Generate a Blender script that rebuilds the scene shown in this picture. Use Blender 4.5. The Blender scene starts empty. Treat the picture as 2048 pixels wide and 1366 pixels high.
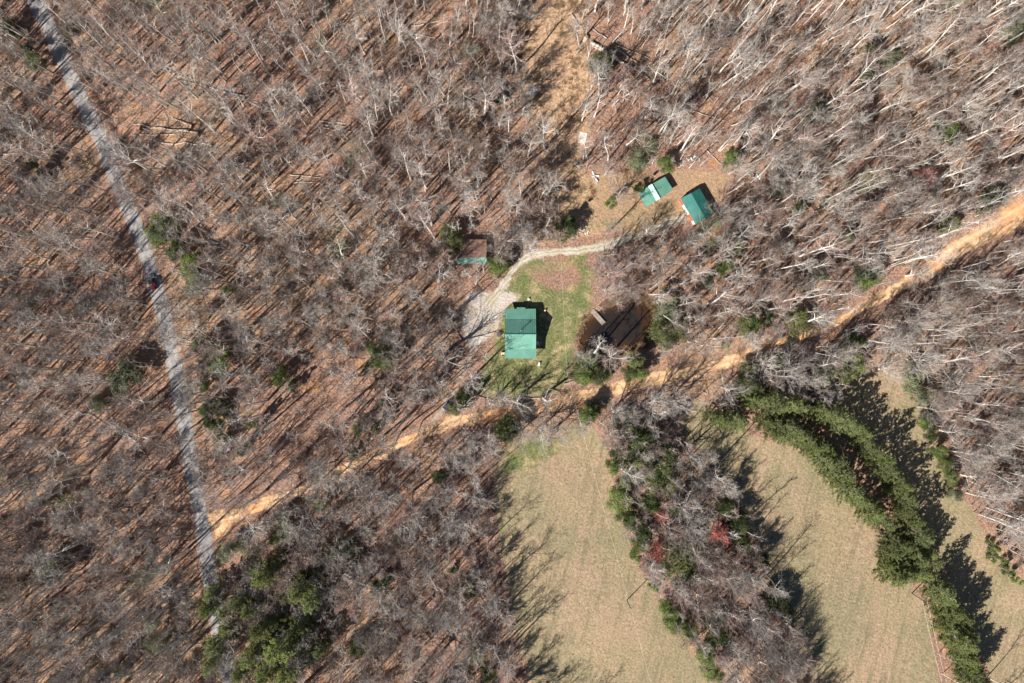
import bpy, math, random
import numpy as np
from mathutils import Vector, Matrix
R = math.radians
sc = bpy.context.scene
col = sc.collection

# ------------------------------------------------------------------ camera, sky, sun
CAMH = 260.0            # drone height above the ground, straight down
MPP = 0.18              # metres on the ground per photo pixel (2048 wide)
cam_d = bpy.data.cameras.new('camera'); cam = bpy.data.objects.new('camera', cam_d); col.objects.link(cam)
cam_d.sensor_width = 36.0
cam_d.lens = 36.0 * CAMH / (2048 * MPP)
cam_d.clip_start = 1.0; cam_d.clip_end = 6000
cam.location = (0, 0, CAMH); cam.rotation_euler = (0, 0, 0)
sc.camera = cam

SUN_EL, SUN_AZ = 37.0, 225.0          # sun stands south-west (lower left of the photo)
w = bpy.data.worlds.new('World'); sc.world = w; w.use_nodes = True
nt = w.node_tree; nt.nodes.clear()
sky = nt.nodes.new('ShaderNodeTexSky'); sky.sky_type = 'NISHITA'; sky.sun_disc = False
sky.sun_elevation = R(SUN_EL); sky.sun_rotation = R(SUN_AZ)
sky.altitude = 400; sky.air_density = 0.7; sky.dust_density = 0.1; sky.ozone_density = 1.6
bg = nt.nodes.new('ShaderNodeBackground'); bg.inputs['Strength'].default_value = 0.05
wo = nt.nodes.new('ShaderNodeOutputWorld')
nt.links.new(sky.outputs[0], bg.inputs[0]); nt.links.new(bg.outputs[0], wo.inputs[0])
sd = bpy.data.lights.new('sun', 'SUN'); sd.energy = 5.0; sd.angle = R(0.42); sd.color = (1.0, 0.95, 0.88)
sun = bpy.data.objects.new('sun', sd); col.objects.link(sun)
saz = R(SUN_AZ); sel = R(SUN_EL)
to_sun = Vector((math.sin(saz) * math.cos(sel), math.cos(saz) * math.cos(sel), math.sin(sel)))
sun.rotation_euler = (-to_sun).to_track_quat('-Z', 'Y').to_euler()
sc.view_settings.view_transform = 'Standard'; sc.view_settings.look = 'None'
sc.view_settings.exposure = 1.05; sc.view_settings.gamma = 1
sc.cycles.max_bounces = 5; sc.cycles.diffuse_bounces = 1; sc.cycles.transparent_max_bounces = 6

# ------------------------------------------------------------------ helpers
def W(px, py, z=0.0):
    """photo pixel of a point standing z metres up -> world x, y"""
    k = MPP * (1 - z / CAMH)
    return ((px - 1024) * k, (683 - py) * k)

def PX(x, y):
    return (x / MPP + 1024, 683 - y / MPP)

def tag(o, label=None, cat=None, group=None, kind=None):
    if label: o['label'] = label
    if cat: o['category'] = cat
    if group: o['group'] = group
    if kind: o['kind'] = kind
    return o

def empty(name, loc, rz=0):
    o = bpy.data.objects.new(name, None); o.empty_display_size = 0.5
    o.location = loc; o.rotation_euler = (0, 0, rz); col.objects.link(o)
    return o

class MB:
    def __init__(s): s.v = []; s.f = []; s.m = []
    def quad(s, a, b, c, d, m=0):
        n = len(s.v); s.v += [tuple(a), tuple(b), tuple(c), tuple(d)]; s.f.append((n, n+1, n+2, n+3)); s.m.append(m)
    def tri(s, a, b, c, m=0):
        n = len(s.v); s.v += [tuple(a), tuple(b), tuple(c)]; s.f.append((n, n+1, n+2)); s.m.append(m)
    def box(s, x0, x1, y0, y1, z0, z1, M=None, m=0):
        P = [Vector(p) for p in ((x0,y0,z0),(x1,y0,z0),(x1,y1,z0),(x0,y1,z0),(x0,y0,z1),(x1,y0,z1),(x1,y1,z1),(x0,y1,z1))]
        if M is not None: P = [M @ p for p in P]
        n = len(s.v); s.v += [tuple(p) for p in P]
        for q in ((0,3,2,1),(4,5,6,7),(0,1,5,4),(1,2,6,5),(2,3,7,6),(3,0,4,7)):
            s.f.append(tuple(n+i for i in q)); s.m.append(m)
    def tube(s, pts, rad, k=6, m=0, cap=True):
        n0 = len(s.v); N = len(pts)
        for i, p in enumerate(pts):
            d = (pts[min(i+1, N-1)] - pts[max(i-1, 0)])
            if d.length < 1e-6: d = Vector((0,0,1))
            d.normalize()
            a = d.cross(Vector((0,0,1)) if abs(d.z) < 0.9 else Vector((1,0,0))).normalized(); b = d.cross(a)
            for j in range(k):
                t = 2*math.pi*j/k
                s.v.append(tuple(p + a*(math.cos(t)*rad[i]) + b*(math.sin(t)*rad[i])))
        for i in range(N-1):
            for j in range(k):
                j2 = (j+1) % k
                s.f.append((n0+i*k+j, n0+i*k+j2, n0+(i+1)*k+j2, n0+(i+1)*k+j)); s.m.append(m)
        if cap:
            s.f.append(tuple(n0+j for j in range(k))[::-1]); s.m.append(m)
            s.f.append(tuple(n0+(N-1)*k+j for j in range(k))); s.m.append(m)
    def cyl(s, x, y, z0, z1, r, k=12, r2=None, m=0):
        s.tube([Vector((x,y,z0)), Vector((x,y,z1))], [r, r if r2 is None else r2], k, m)
    def mesh(s, name, mats):
        me = bpy.data.meshes.new(name); me.from_pydata(s.v, [], s.f)
        for mt in (mats if isinstance(mats, (list, tuple)) else [mats]): me.materials.append(mt)
        if any(s.m): me.polygons.foreach_set('material_index', s.m)
        me.update(); return me
    def build(s, name, mats, parent=None, smooth=False):
        me = s.mesh(name, mats)
        if smooth: me.polygons.foreach_set('use_smooth', [True]*len(me.polygons))
        o = bpy.data.objects.new(name, me); col.objects.link(o)
        if parent is not None: o.parent = parent
        return o

# ------------------------------------------------------------------ materials
class NT:
    def __init__(s, name, rough=0.9, spec=0.2):
        s.mat = bpy.data.materials.new(name); s.mat.use_nodes = True
        s.t = s.mat.node_tree; s.b = s.t.nodes['Principled BSDF']
        s.b.inputs['Roughness'].default_value = rough
        s.b.inputs['Specular IOR Level'].default_value = spec
        s.co = s.t.nodes.new('ShaderNodeTexCoord').outputs['Object']
        s.geo = s.t.nodes.new('ShaderNodeNewGeometry').outputs['Position']
    def n(s, t): return s.t.nodes.new(t)
    def l(s, a, b): s.t.links.new(a, b)
    def noise(s, scale, detail=4, rough=0.55, vec=None, dist=0.0, stretch=None, rot=0.0):
        v = vec if vec is not None else s.co
        if stretch:
            mp = s.n('ShaderNodeMapping'); mp.inputs['Scale'].default_value = stretch; mp.inputs['Rotation'].default_value = (0,0,rot)
            rr = s.n('ShaderNodeMapping'); rr.inputs['Rotation'].default_value = (0,0,rot)
            mp.inputs['Rotation'].default_value = (0,0,0)
            s.l(v, rr.inputs[0]); s.l(rr.outputs[0], mp.inputs[0]); v = mp.outputs[0]
        x = s.n('ShaderNodeTexNoise'); x.inputs['Scale'].default_value = scale; x.inputs['Detail'].default_value = detail
        x.inputs['Roughness'].default_value = rough; x.inputs['Distortion'].default_value = dist
        s.l(v, x.inputs['Vector']); return x.outputs['Fac']
    def ramp(s, fac, stops):
        r = s.n('ShaderNodeValToRGB'); e = r.color_ramp.elements
        e[0].position = stops[0][0]; e[0].color = (*stops[0][1], 1); e[1].position = stops[-1][0]; e[1].color = (*stops[-1][1], 1)
        for p, c in stops[1:-1]:
            q = e.new(p); q.color = (*c, 1)
        s.l(fac, r.inputs[0]); return r.outputs[0]
    def mix(s, fac, a, b, mode='MIX'):
        m = s.n('ShaderNodeMix'); m.data_type = 'RGBA'; m.blend_type = mode
        for sock, v in ((m.inputs['Factor'], fac), (m.inputs[6], a), (m.inputs[7], b)):
            if isinstance(v, (int, float)): sock.default_value = v
            elif isinstance(v, tuple): sock.default_value = (*v, 1)
            else: s.l(v, sock)
        return m.outputs[2]
    def math(s, op, a, b=0.0, clamp=False):
        m = s.n('ShaderNodeMath'); m.operation = op; m.use_clamp = clamp
        for sock, v in ((m.inputs[0], a), (m.inputs[1], b)):
            if isinstance(v, (int, float)): sock.default_value = v
            else: s.l(v, sock)
        return m.outputs[0]
    def step(s, v, lo, hi):
        m = s.n('ShaderNodeMapRange'); m.inputs['From Min'].default_value = lo; m.inputs['From Max'].default_value = hi; m.clamp = True
        m.interpolation_type = 'SMOOTHSTEP'
        s.l(v, m.inputs['Value']); return m.outputs[0]
    def rnd(s): return s.n('ShaderNodeObjectInfo').outputs['Random']
    def color(s, c):
        if isinstance(c, tuple): s.b.inputs['Base Color'].default_value = (*c, 1)
        else: s.l(c, s.b.inputs['Base Color'])
        return s
    def bump(s, h, strength=0.5, dist=0.1):
        b = s.n('ShaderNodeBump'); b.inputs['Strength'].default_value = strength; b.inputs['Distance'].default_value = dist
        s.l(h, b.inputs['Height']); s.l(b.outputs[0], s.b.inputs['Normal']); return s

def simple(name, c, c2=None, scale=3.0, rough=0.8, spec=0.3, metal=0.0):
    m = NT(name, rough, spec)
    c2 = c2 or tuple(x*0.7 for x in c)
    m.color(m.ramp(m.noise(scale, 5), [(0.3, c2), (0.7, c)])); m.b.inputs['Metallic'].default_value = metal
    return m.mat

# ---- ground colours (shared by ground and roads)
def litter_color(m):
    big = m.noise(0.022, 4, 0.6, m.geo, 0.6)
    mid = m.noise(0.16, 4, 0.6, m.geo, 0.3)
    fine = m.noise(1.5, 4, 0.8, m.geo)
    spk = m.noise(3.6, 2, 0.7, m.geo)
    base = m.ramp(fine, [(0.30, (0.085, 0.045, 0.032)), (0.44, (0.195, 0.112, 0.08)), (0.56, (0.315, 0.19, 0.137)), (0.72, (0.52, 0.35, 0.265))])
    pale = m.ramp(fine, [(0.30, (0.14, 0.083, 0.053)), (0.5, (0.295, 0.187, 0.122)), (0.70, (0.50, 0.35, 0.24))])
    orange = m.ramp(fine, [(0.28, (0.22, 0.10, 0.045)), (0.5, (0.38, 0.19, 0.085)), (0.72, (0.55, 0.33, 0.17))])
    c = m.mix(m.step(big, 0.47, 0.62), base, pale)
    c = m.mix(m.math('MULTIPLY', m.step(mid, 0.56, 0.70), 0.75), c, orange)
    dk = m.math('MULTIPLY', m.step(m.noise(0.45, 5, 0.7, m.geo), 0.52, 0.72), 0.45)
    c = m.mix(dk, c, (0.085, 0.052, 0.038))
    c = m.mix(m.math('MULTIPLY', m.step(spk, 0.60, 0.74), 0.55), c, (0.60, 0.45, 0.34))
    return c, fine
def clay_color(m):
    a = m.noise(0.5, 6, 0.65, m.geo); b = m.noise(0.05, 3, 0.5, m.geo)
    c = m.ramp(a, [(0.30, (0.42, 0.165, 0.06)), (0.5, (0.575, 0.275, 0.12)), (0.7, (0.66, 0.41, 0.22))])
    c2 = m.ramp(a, [(0.30, (0.46, 0.24, 0.115)), (0.55, (0.63, 0.40, 0.225)), (0.7, (0.72, 0.54, 0.36))])
    return m.mix(m.step(b, 0.36, 0.54), c, c2)

def ground_material():
    m = NT('ground_leaves_and_grass', 0.95, 0.1)
    A = m.n('ShaderNodeAttribute'); A.attribute_name = 'zone_a'; sa = m.n('ShaderNodeSeparateColor'); m.l(A.outputs['Color'], sa.inputs[0])
    B = m.n('ShaderNodeAttribute'); B.attribute_name = 'zone_b'; sb = m.n('ShaderNodeSeparateColor'); m.l(B.outputs['Color'], sb.inputs[0])
    field, grass, gravel = sa.outputs[0], sa.outputs[1], sa.outputs[2]
    clay, brush, ditch = sb.outputs[0], sb.outputs[1], sb.outputs[2]
    edge = m.math('MULTIPLY', m.math('SUBTRACT', m.noise(0.9, 5, 0.7, m.geo), 0.5), 0.9)
    def soft(x, lo=0.35, hi=0.65): return m.step(m.math('ADD', x, edge), lo, hi)
    c, fine = litter_color(m)
    f1 = m.noise(1.3, 5, 0.75, m.geo)
    # brushy tan clearing
    br = m.ramp(m.noise(1.3, 5, 0.75, m.geo), [(0.30, (0.21, 0.12, 0.07)), (0.5, (0.40, 0.255, 0.155)), (0.68, (0.56, 0.40, 0.265))])
    c = m.mix(soft(brush, 0.25, 0.8), c, br)
    # hay field
    streak = m.noise(0.45, 5, 0.75, m.geo, stretch=(1.0, 0.07, 1.0), rot=R(14))
    patch = m.noise(0.035, 4, 0.6, m.geo, 0.4)
    hay = m.ramp(f1, [(0.32, (0.215, 0.155, 0.088)), (0.5, (0.37, 0.282, 0.17)), (0.68, (0.495, 0.395, 0.258))])
    hayp = m.ramp(f1, [(0.32, (0.235, 0.155, 0.095)), (0.5, (0.40, 0.288, 0.185)), (0.68, (0.52, 0.395, 0.27))])
    hayg = m.ramp(f1, [(0.32, (0.15, 0.135, 0.07)), (0.5, (0.28, 0.245, 0.14)), (0.68, (0.39, 0.33, 0.21))])
    h = m.mix(m.step(m.noise(0.06, 3, 0.5, m.geo, stretch=(1.0, 0.35, 1.0), rot=R(14)), 0.44, 0.6), hay, hayp)
    h = m.mix(m.math('MULTIPLY', m.step(m.math('ADD', patch, m.math('MULTIPLY', streak, 0.6)), 0.66, 0.92), 0.85), h, hayg)
    sp = m.step(m.noise(2.6, 3, 0.8, m.geo), 0.60, 0.70)
    h = m.mix(m.math('MULTIPLY', m.step(streak, 0.52, 0.66), 0.5), h, (0.21, 0.165, 0.10))
    h = m.mix(m.math('MULTIPLY', m.step(m.noise(0.12, 5, 0.7, m.geo, 0.5), 0.54, 0.68), 0.42), h, (0.24, 0.20, 0.125))
    h = m.mix(m.math('MULTIPLY', sp, 0.6), h, (0.12, 0.085, 0.05))
    h = m.mix(1.0, h, (0.80, 0.79, 0.79), 'MULTIPLY')
    c = m.mix(soft(field), c, h)
    # green yard grass, worn in patches
    gr = m.ramp(f1, [(0.30, (0.05, 0.058, 0.022)), (0.5, (0.125, 0.138, 0.054)), (0.68, (0.22, 0.22, 0.10))])
    gd = m.ramp(f1, [(0.30, (0.20, 0.145, 0.07)), (0.5, (0.36, 0.28, 0.15)), (0.70, (0.50, 0.38, 0.23))])
    g = m.mix(m.step(m.noise(0.17, 6, 0.75, m.geo), 0.46, 0.66), gr, gd)
    c = m.mix(soft(grass, 0.3, 0.75), c, g)
    # crushed stone
    gv = m.ramp(m.noise(1.6, 5, 0.8, m.geo), [(0.30, (0.27, 0.22, 0.175)), (0.5, (0.44, 0.39, 0.335)), (0.68, (0.60, 0.555, 0.50))])
    gv = m.mix(m.math('MULTIPLY', m.step(m.noise(0.14, 5, 0.7, m.geo), 0.45, 0.62), 0.6), gv, (0.36, 0.26, 0.18))
    c = m.mix(soft(gravel, 0.3, 0.7), c, gv)
    c = m.mix(soft(clay, 0.35, 0.75), c, clay_color(m))
    c = m.mix(m.math('MULTIPLY', ditch, 0.55), c, (0.07, 0.045, 0.032))
    m.color(c)
    hb = m.math('ADD', m.noise(1.2, 5, 0.75, m.geo), m.math('MULTIPLY', m.noise(0.35, 3, 0.6, m.geo), 1.2))
    m.bump(hb, 0.9, 0.28)
    return m.mat

def road_wear(m, c, rut, mid, spill, rs, ms, es):
    A = m.n('ShaderNodeAttribute'); A.attribute_name = 'across'; u = m.math('ABSOLUTE', A.outputs['Fac'])
    wob = m.math('MULTIPLY', m.math('SUBTRACT', m.noise(0.25, 4, 0.6, m.geo), 0.5), 0.5)
    u2 = m.math('ADD', u, wob)
    band = m.math('SUBTRACT', 1.0, m.step(m.math('ABSOLUTE', m.math('SUBTRACT', u2, 0.45)), 0.05, 0.22))
    c = m.mix(m.math('MULTIPLY', band, rs), c, rut)
    cen = m.math('MULTIPLY', m.math('SUBTRACT', 1.0, m.step(u2, 0.02, 0.22)), m.step(m.noise(0.5, 5, 0.75, m.geo), 0.40, 0.62))
    c = m.mix(m.math('MULTIPLY', cen, ms), c, mid)
    e = m.math('ADD', u, m.math('MULTIPLY', m.math('SUBTRACT', m.noise(0.8, 6, 0.8, m.geo), 0.5), 1.5))
    return m.mix(m.math('MULTIPLY', m.step(e, 0.80, 1.05), es), c, spill)
def asphalt_material():
    m = NT('worn_grey_asphalt', 0.9, 0.2)
    a = m.noise(0.25, 5, 0.65, m.geo); f = m.noise(3.5, 3, 0.7, m.geo)
    c = m.ramp(a, [(0.3, (0.20, 0.185, 0.18)), (0.55, (0.285, 0.27, 0.26)), (0.72, (0.36, 0.33, 0.31))])
    c = m.mix(m.math('MULTIPLY', m.step(f, 0.5, 0.75), 0.35), c, (0.42, 0.40, 0.40))
    c = m.mix(m.math('MULTIPLY', m.step(m.noise(0.6, 6, 0.8, m.geo), 0.60, 0.72), 0.5), c, (0.30, 0.22, 0.17))
    lit, _ = litter_color(m)
    c = road_wear(m, c, (0.34, 0.325, 0.315), (0.24, 0.20, 0.175), lit, .45, .5, .85)
    m.color(c); m.bump(f, 0.3, 0.03); return m.mat
def clay_material():
    m = NT('orange_clay_dirt', 0.95, 0.1)
    c = clay_color(m)
    c = m.mix(m.math('MULTIPLY', m.step(m.noise(0.35, 6, 0.75, m.geo), 0.60, 0.75), 0.55), c, (0.27, 0.15, 0.08))
    lit, _ = litter_color(m)
    c = road_wear(m, c, (0.70, 0.52, 0.33), (0.36, 0.22, 0.12), lit, .4, .35, .4)
    m.color(c); m.bump(m.noise(1.5, 5, 0.7, m.geo), 0.6, 0.12); return m.mat
def gravel_material():
    m = NT('pale_crushed_stone', 0.95, 0.15)
    gv = m.ramp(m.noise(1.4, 6, 0.8, m.geo), [(0.28, (0.26, 0.21, 0.16)), (0.5, (0.42, 0.37, 0.31)), (0.70, (0.60, 0.56, 0.50))])
    gr = m.mix(m.math('MULTIPLY', m.step(m.noise(0.22, 6, 0.75, m.geo), 0.42, 0.60), 0.8), gv, (0.30, 0.255, 0.135))
    gr = road_wear(m, gr, (0.55, 0.50, 0.44), (0.22, 0.21, 0.10), (0.33, 0.27, 0.16), .5, .9, 1.0)
    m.color(gr); m.bump(m.noise(2.5, 4, 0.7, m.geo), 0.5, 0.06); return m.mat

def bark_material(name, lo, hi):
    m = NT(name, 0.9, 0.15)
    c = m.ramp(m.noise(1.6, 4, 0.7), [(0.3, lo), (0.7, hi)])
    v = m.math('ADD', m.math('MULTIPLY', m.rnd(), 0.75), 0.55)
    hs = m.n('ShaderNodeHueSaturation'); m.l(v, hs.inputs['Value']); m.l(c, hs.inputs['Color'])
    m.color(hs.outputs[0]); return m.mat
def leaf_material(name, dark, mid, light, scale=0.7):
    m = NT(name, 0.75, 0.25)
    a = m.noise(scale, 4, 0.7)
    c = m.ramp(a, [(0.30, dark), (0.5, mid), (0.70, light)])
    v = m.math('ADD', m.math('MULTIPLY', m.rnd(), 0.5), 0.75)
    hs = m.n('ShaderNodeHueSaturation'); m.l(v, hs.inputs['Value']); m.l(c, hs.inputs['Color'])
    m.color(hs.outputs[0])
    tr = m.n('ShaderNodeBsdfTranslucent'); m.l(hs.outputs[0], tr.inputs[0]); mx = m.n('ShaderNodeMixShader'); mx.inputs[0].default_value = 0.5
    m.l(m.b.outputs[0], mx.inputs[1]); m.l(tr.outputs[0], mx.inputs[2]); m.l(mx.outputs[0], m.t.nodes['Material Output'].inputs[0])
    return m.mat
def roof_material(name, c, c2, rib=True):
    m = NT(name, 0.42, 0.5)
    n1 = m.noise(0.35, 5, 0.6); n2 = m.noise(3.0, 4, 0.7, stretch=(1.0, 0.12, 1.0))
    k = m.mix(m.step(n1, 0.35, 0.7), c, c2)
    k = m.mix(m.math('MULTIPLY', m.step(n2, 0.45, 0.75), 0.35), k, tuple(x*0.72 for x in c))
    k = m.mix(m.math('MULTIPLY', m.step(m.noise(0.9, 6, 0.8), 0.60, 0.74), 0.4), k, tuple(x*0.5 for x in c2))
    k = m.mix(m.math('MULTIPLY', m.step(m.noise(5.0, 3, 0.7), 0.68, 0.74), 0.5), k, (0.22, 0.13, 0.08))
    m.color(k); return m.mat

MG = ground_material(); M_ASPH = asphalt_material(); M_CLAY = clay_material(); M_GRAV = gravel_material()
BARK = bark_material('pale_grey_bark', (0.40, 0.36, 0.315), (0.72, 0.67, 0.60))
BARKD = bark_material('brown_grey_bark', (0.15, 0.12, 0.10), (0.32, 0.27, 0.225))
TW_GREY = bark_material('grey_twigs', (0.27, 0.235, 0.21), (0.46, 0.415, 0.37))
TW_BROWN = bark_material('brown_twigs', (0.20, 0.145, 0.12), (0.36, 0.275, 0.235))
TW_RED = bark_material('red_budding_twigs', (0.50, 0.13, 0.10), (0.74, 0.28, 0.23))
TW_ROSE = bark_material('rose_twigs', (0.36, 0.15, 0.125), (0.56, 0.30, 0.26))
TW_PINK = bark_material('pinkish_twigs', (0.30, 0.19, 0.165), (0.50, 0.36, 0.32))
TW_GREEN = bark_material('green_budding_twigs', (0.16, 0.165, 0.09), (0.33, 0.33, 0.21))
LF_DARK = leaf_material('dark_evergreen_leaves', (0.045, 0.062, 0.024), (0.095, 0.125, 0.045), (0.17, 0.21, 0.08))
LF_BRIGHT = leaf_material('bright_evergreen_leaves', (0.09, 0.12, 0.035), (0.18, 0.23, 0.07), (0.29, 0.34, 0.12))
LF_OLIVE = leaf_material('olive_evergreen_leaves', (0.09, 0.098, 0.04), (0.185, 0.205, 0.08), (0.30, 0.31, 0.14))
LF_DULL = leaf_material('dull_grey_green_leaves', (0.14, 0.155, 0.09), (0.25, 0.27, 0.16), (0.37, 0.39, 0.25))
NEEDLE = leaf_material('pine_needles', (0.14, 0.165, 0.07), (0.25, 0.285, 0.12), (0.40, 0.43, 0.19), 0.45)
NEEDLE2 = leaf_material('yellow_green_pine_needles', (0.15, 0.175, 0.06), (0.26, 0.30, 0.105), (0.42, 0.46, 0.18), 0.4)
LF_IVY = leaf_material('thick_green_leaves', (0.03, 0.06, 0.02), (0.085, 0.14, 0.04), (0.18, 0.25, 0.085), 0.5)

# ------------------------------------------------------------------ layout of the ground (photo pixels)
PAVED = [(50,-90),(60,-40),(72,0),(98,62),(132,133),(164,200),(196,267),(224,333),(250,400),(274,456),(308,566),(337,676),(359,789),(380,911),(405,1043),(417,1140),(434,1240),(457,1345),(470,1430),(480,1480)]
DIRT = [(411,1042),(440,1036),(480,1027),(560,997),(600,982),(650,957),(690,937),(735,917),(780,896),(850,867),(900,846),(960,835),(1020,826),(1080,814),(1140,797),(1200,786),(1260,770),(1320,754),(1380,746),(1430,730),(1500,710),(1560,688),(1630,664),(1680,640),(1740,606),(1800,572),(1860,535),(1900,508),(1950,478),(2000,450),(2048,425),(2110,392),(2200,345)]
DIRTW = [30,24,19,16,15,15,15,15,16,17,18,19,22,23,23,22,22,22,21,18,17,15,15,15,15,17,21,26,32,40,50,54,54]
DRIVE1 = [(975,612),(1000,578),(1020,548),(1040,524),(1062,511),(1090,506),(1130,503),(1165,499),(1200,493),(1235,484),(1270,473),(1300,462),(1335,446),(1370,436)]
DRIVE1W = [22,13,10,12,15,14,14,16,17,17,14,10,12,22]
DRIVE2 = [(968,606),(957,640),(952,675),(945,705),(930,740),(912,775),(890,810),(865,845),(850,866)]
DRIVE2W = [60,46,26,22,17,15,15,14,14]
TRACK = [(1078,-60),(1085,0),(1091,60),(1099,130),(1108,200),(1115,260),(1122,320)]
PADP = [(935,590),(960,583),(1010,585),(1045,590),(1030,603),(1008,612),(1003,640),(1000,665),(975,680),(950,700),(930,690),(922,650),(928,615)]
POND = [(1161,673),(1166,657),(1177,636),(1200,620),(1220,610),(1240,603),(1274,598),(1301,611),(1312,632),(1308,657),(1290,688),(1259,696),(1237,702),(1208,705),(1180,703),(1162,690)]
FIELD_A = [(1140,838),(1175,845),(1212,885),(1222,950),(1240,1030),(1262,1095),(1295,1160),(1330,1225),(1370,1290),(1420,1370),(1480,1480),(1080,1480),(1060,1366),(1040,1290),(1020,1200),(1000,1100),(985,1010),(985,940),(1000,890),(1060,872),(1130,868)]
FIELD_B = [(1372,810),(1400,800),(1420,830),(1500,868),(1560,885),(1620,905),(1675,960),(1735,1050),(1790,1115),(1825,1175),(1860,1230),(1880,1366),(1890,1480),(1640,1480),(1625,1366),(1600,1290),(1560,1200),(1520,1100),(1480,1000),(1420,920),(1370,880),(1355,840)]
FIELD_C = [(1730,735),(1790,742),(1835,800),(1860,860),(1895,940),(1930,1010),(1965,1060),(2010,1110),(2060,1170),(2140,1250),(2140,1480),(1990,1480),(1985,1366),(1950,1280),(1900,1160),(1860,1060),(1800,960),(1740,880),(1700,830),(1650,790),(1690,745)]
YARD = [(1000,560),(1040,530),(1100,522),(1160,515),(1190,540),(1188,600),(1165,650),(1150,700),(1140,760),(1110,790),(1040,800),(985,800),(950,790),(960,740),(985,690),(990,640)]
YARD2 = [(1090,495),(1180,480),(1235,470),(1225,400),(1285,395),(1340,380),(1380,400),(1400,450),(1310,480),(1200,500),(1120,512)]
SHEDYARD = [(1180,330),(1260,330),(1330,330),(1440,320),(1480,360),(1440,440),(1320,470),(1200,480),(1110,495),(1085,440),(1120,380),(1150,340)]
CLEAR = [(1030,-80),(1175,-80),(1165,60),(1170,100),(1195,160),(1180,240),(1165,330),(1195,400),(1200,470),(1085,490),(1075,430),(1090,370),(1085,300),(1055,230),(1030,120)]
PINEBED = [(1405,815),(1500,790),(1600,795),(1700,825),(1760,890),(1830,990),(1880,1100),(1920,1180),(1975,1366),(1985,1480),(1895,1480),(1880,1300),(1850,1180),(1770,1130),(1700,1030),(1620,920),(1500,885),(1415,850)]
HEDGE = [(1190,850),(1340,820),(1370,880),(1430,960),(1500,1080),(1560,1200),(1610,1300),(1640,1480),(1430,1480),(1330,1240),(1260,1100),(1225,1000),(1215,900)]
LAWN_S = [(1150,870),(1060,880),(1000,900),(1000,960),(1060,940),(1130,900)]

def _round(poly, n=5):
    out = []; N = len(poly)
    for i in range(N):
        p0, p1, p2, p3 = [np.array(poly[(i+k) % N], float) for k in (-1, 0, 1, 2)]
        for k in range(n):
            t = k/n; out.append(tuple(0.5*((2*p1)+(p2-p0)*t+(2*p0-5*p1+4*p2-p3)*t*t+(3*p1-p0-3*p2+p3)*t**3)))
    return out
POND = _round(POND)
def seg_dist(P, poly, closed=False):
    P = np.asarray(P, float); d = np.full(len(P), 1e9); n = len(poly)
    for i in range(n if closed else n-1):
        a = np.array(poly[i], float); b = np.array(poly[(i+1) % n], float); ab = b-a
        t = np.clip(((P-a) @ ab) / (ab @ ab), 0, 1)
        d = np.minimum(d, np.hypot(*(P - (a + t[:, None]*ab)).T))
    return d
def inside(P, poly):
    x, y = P[:, 0], P[:, 1]; r = np.zeros(len(P), bool); n = len(poly)
    for i in range(n):
        x1, y1 = poly[i]; x2, y2 = poly[(i+1) % n]
        if y1 == y2: continue
        c = ((y1 > y) != (y2 > y)) & (x < (x2-x1)*(y-y1)/(y2-y1)+x1)
        r ^= c
    return r
def sdf(P, poly):
    d = seg_dist(P, poly, True); return np.where(inside(P, poly), -d, d)
def width_ratio(P, line, widths):
    """distance to the centre line divided by the local half width"""
    best = np.full(len(P), 1e9)
    for i in range(len(line)-1):
        a = np.array(line[i], float); b = np.array(line[i+1], float); ab = b-a
        t = np.clip(((P-a) @ ab) / (ab @ ab), 0, 1)
        d = np.hypot(*(P - (a + t[:, None]*ab)).T)
        hw = (widths[i]*(1-t) + widths[i+1]*t)/2
        best = np.minimum(best, d - hw)
    return best
def lattice(P, cell, seed):
    """smooth value noise in -1..1"""
    rs = np.random.RandomState(seed); T = rs.rand(256, 256)*2-1
    q = P/cell; i = np.floor(q).astype(int); f = q-i; f = f*f*(3-2*f)
    def g(a, b): return T[(i[:, 0]+a) % 256, (i[:, 1]+b) % 256]
    return (g(0,0)*(1-f[:,0])+g(1,0)*f[:,0])*(1-f[:,1]) + (g(0,1)*(1-f[:,0])+g(1,1)*f[:,0])*f[:,1]
DITCH = [(322,60),(345,100),(400,190),(440,270),(470,340),(500,400),(545,450)]
DITCH = [(100,-40),(112,30),(150,100),(186,170),(215,225),(240,275),(275,325),(300,360),(330,410),(352,455),(385,510),(402,610),(410,700),(418,800),(440,900)]
def height(P):
    """ground height at photo pixels P (N x 2)"""
    P = np.asarray(P, float)
    h = 0.9*lattice(P, 330, 1) + 0.45*lattice(P, 140, 2)
    flat = np.minimum.reduce([sdf(P, YARD), sdf(P, SHEDYARD), sdf(P, POND)-20, sdf(P, [(900,470),(985,470),(985,540),(900,540)])])
    h = h*np.clip(flat/90, 0, 1)
    h = h - 1.1*np.exp(-(seg_dist(P, DITCH)/6.5)**2)
    s = sdf(P, POND)
    h = h - 0.45*np.clip((14-s)/14, 0, 1)**2*(s > 0) - (s <= 0)*(0.45 + 1.3*np.clip(-s/22, 0, 1))
    return h
def H1(px, py): return float(height(np.array([[px, py]]))[0])
def HW(x, y): return H1(*PX(x, y))

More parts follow.
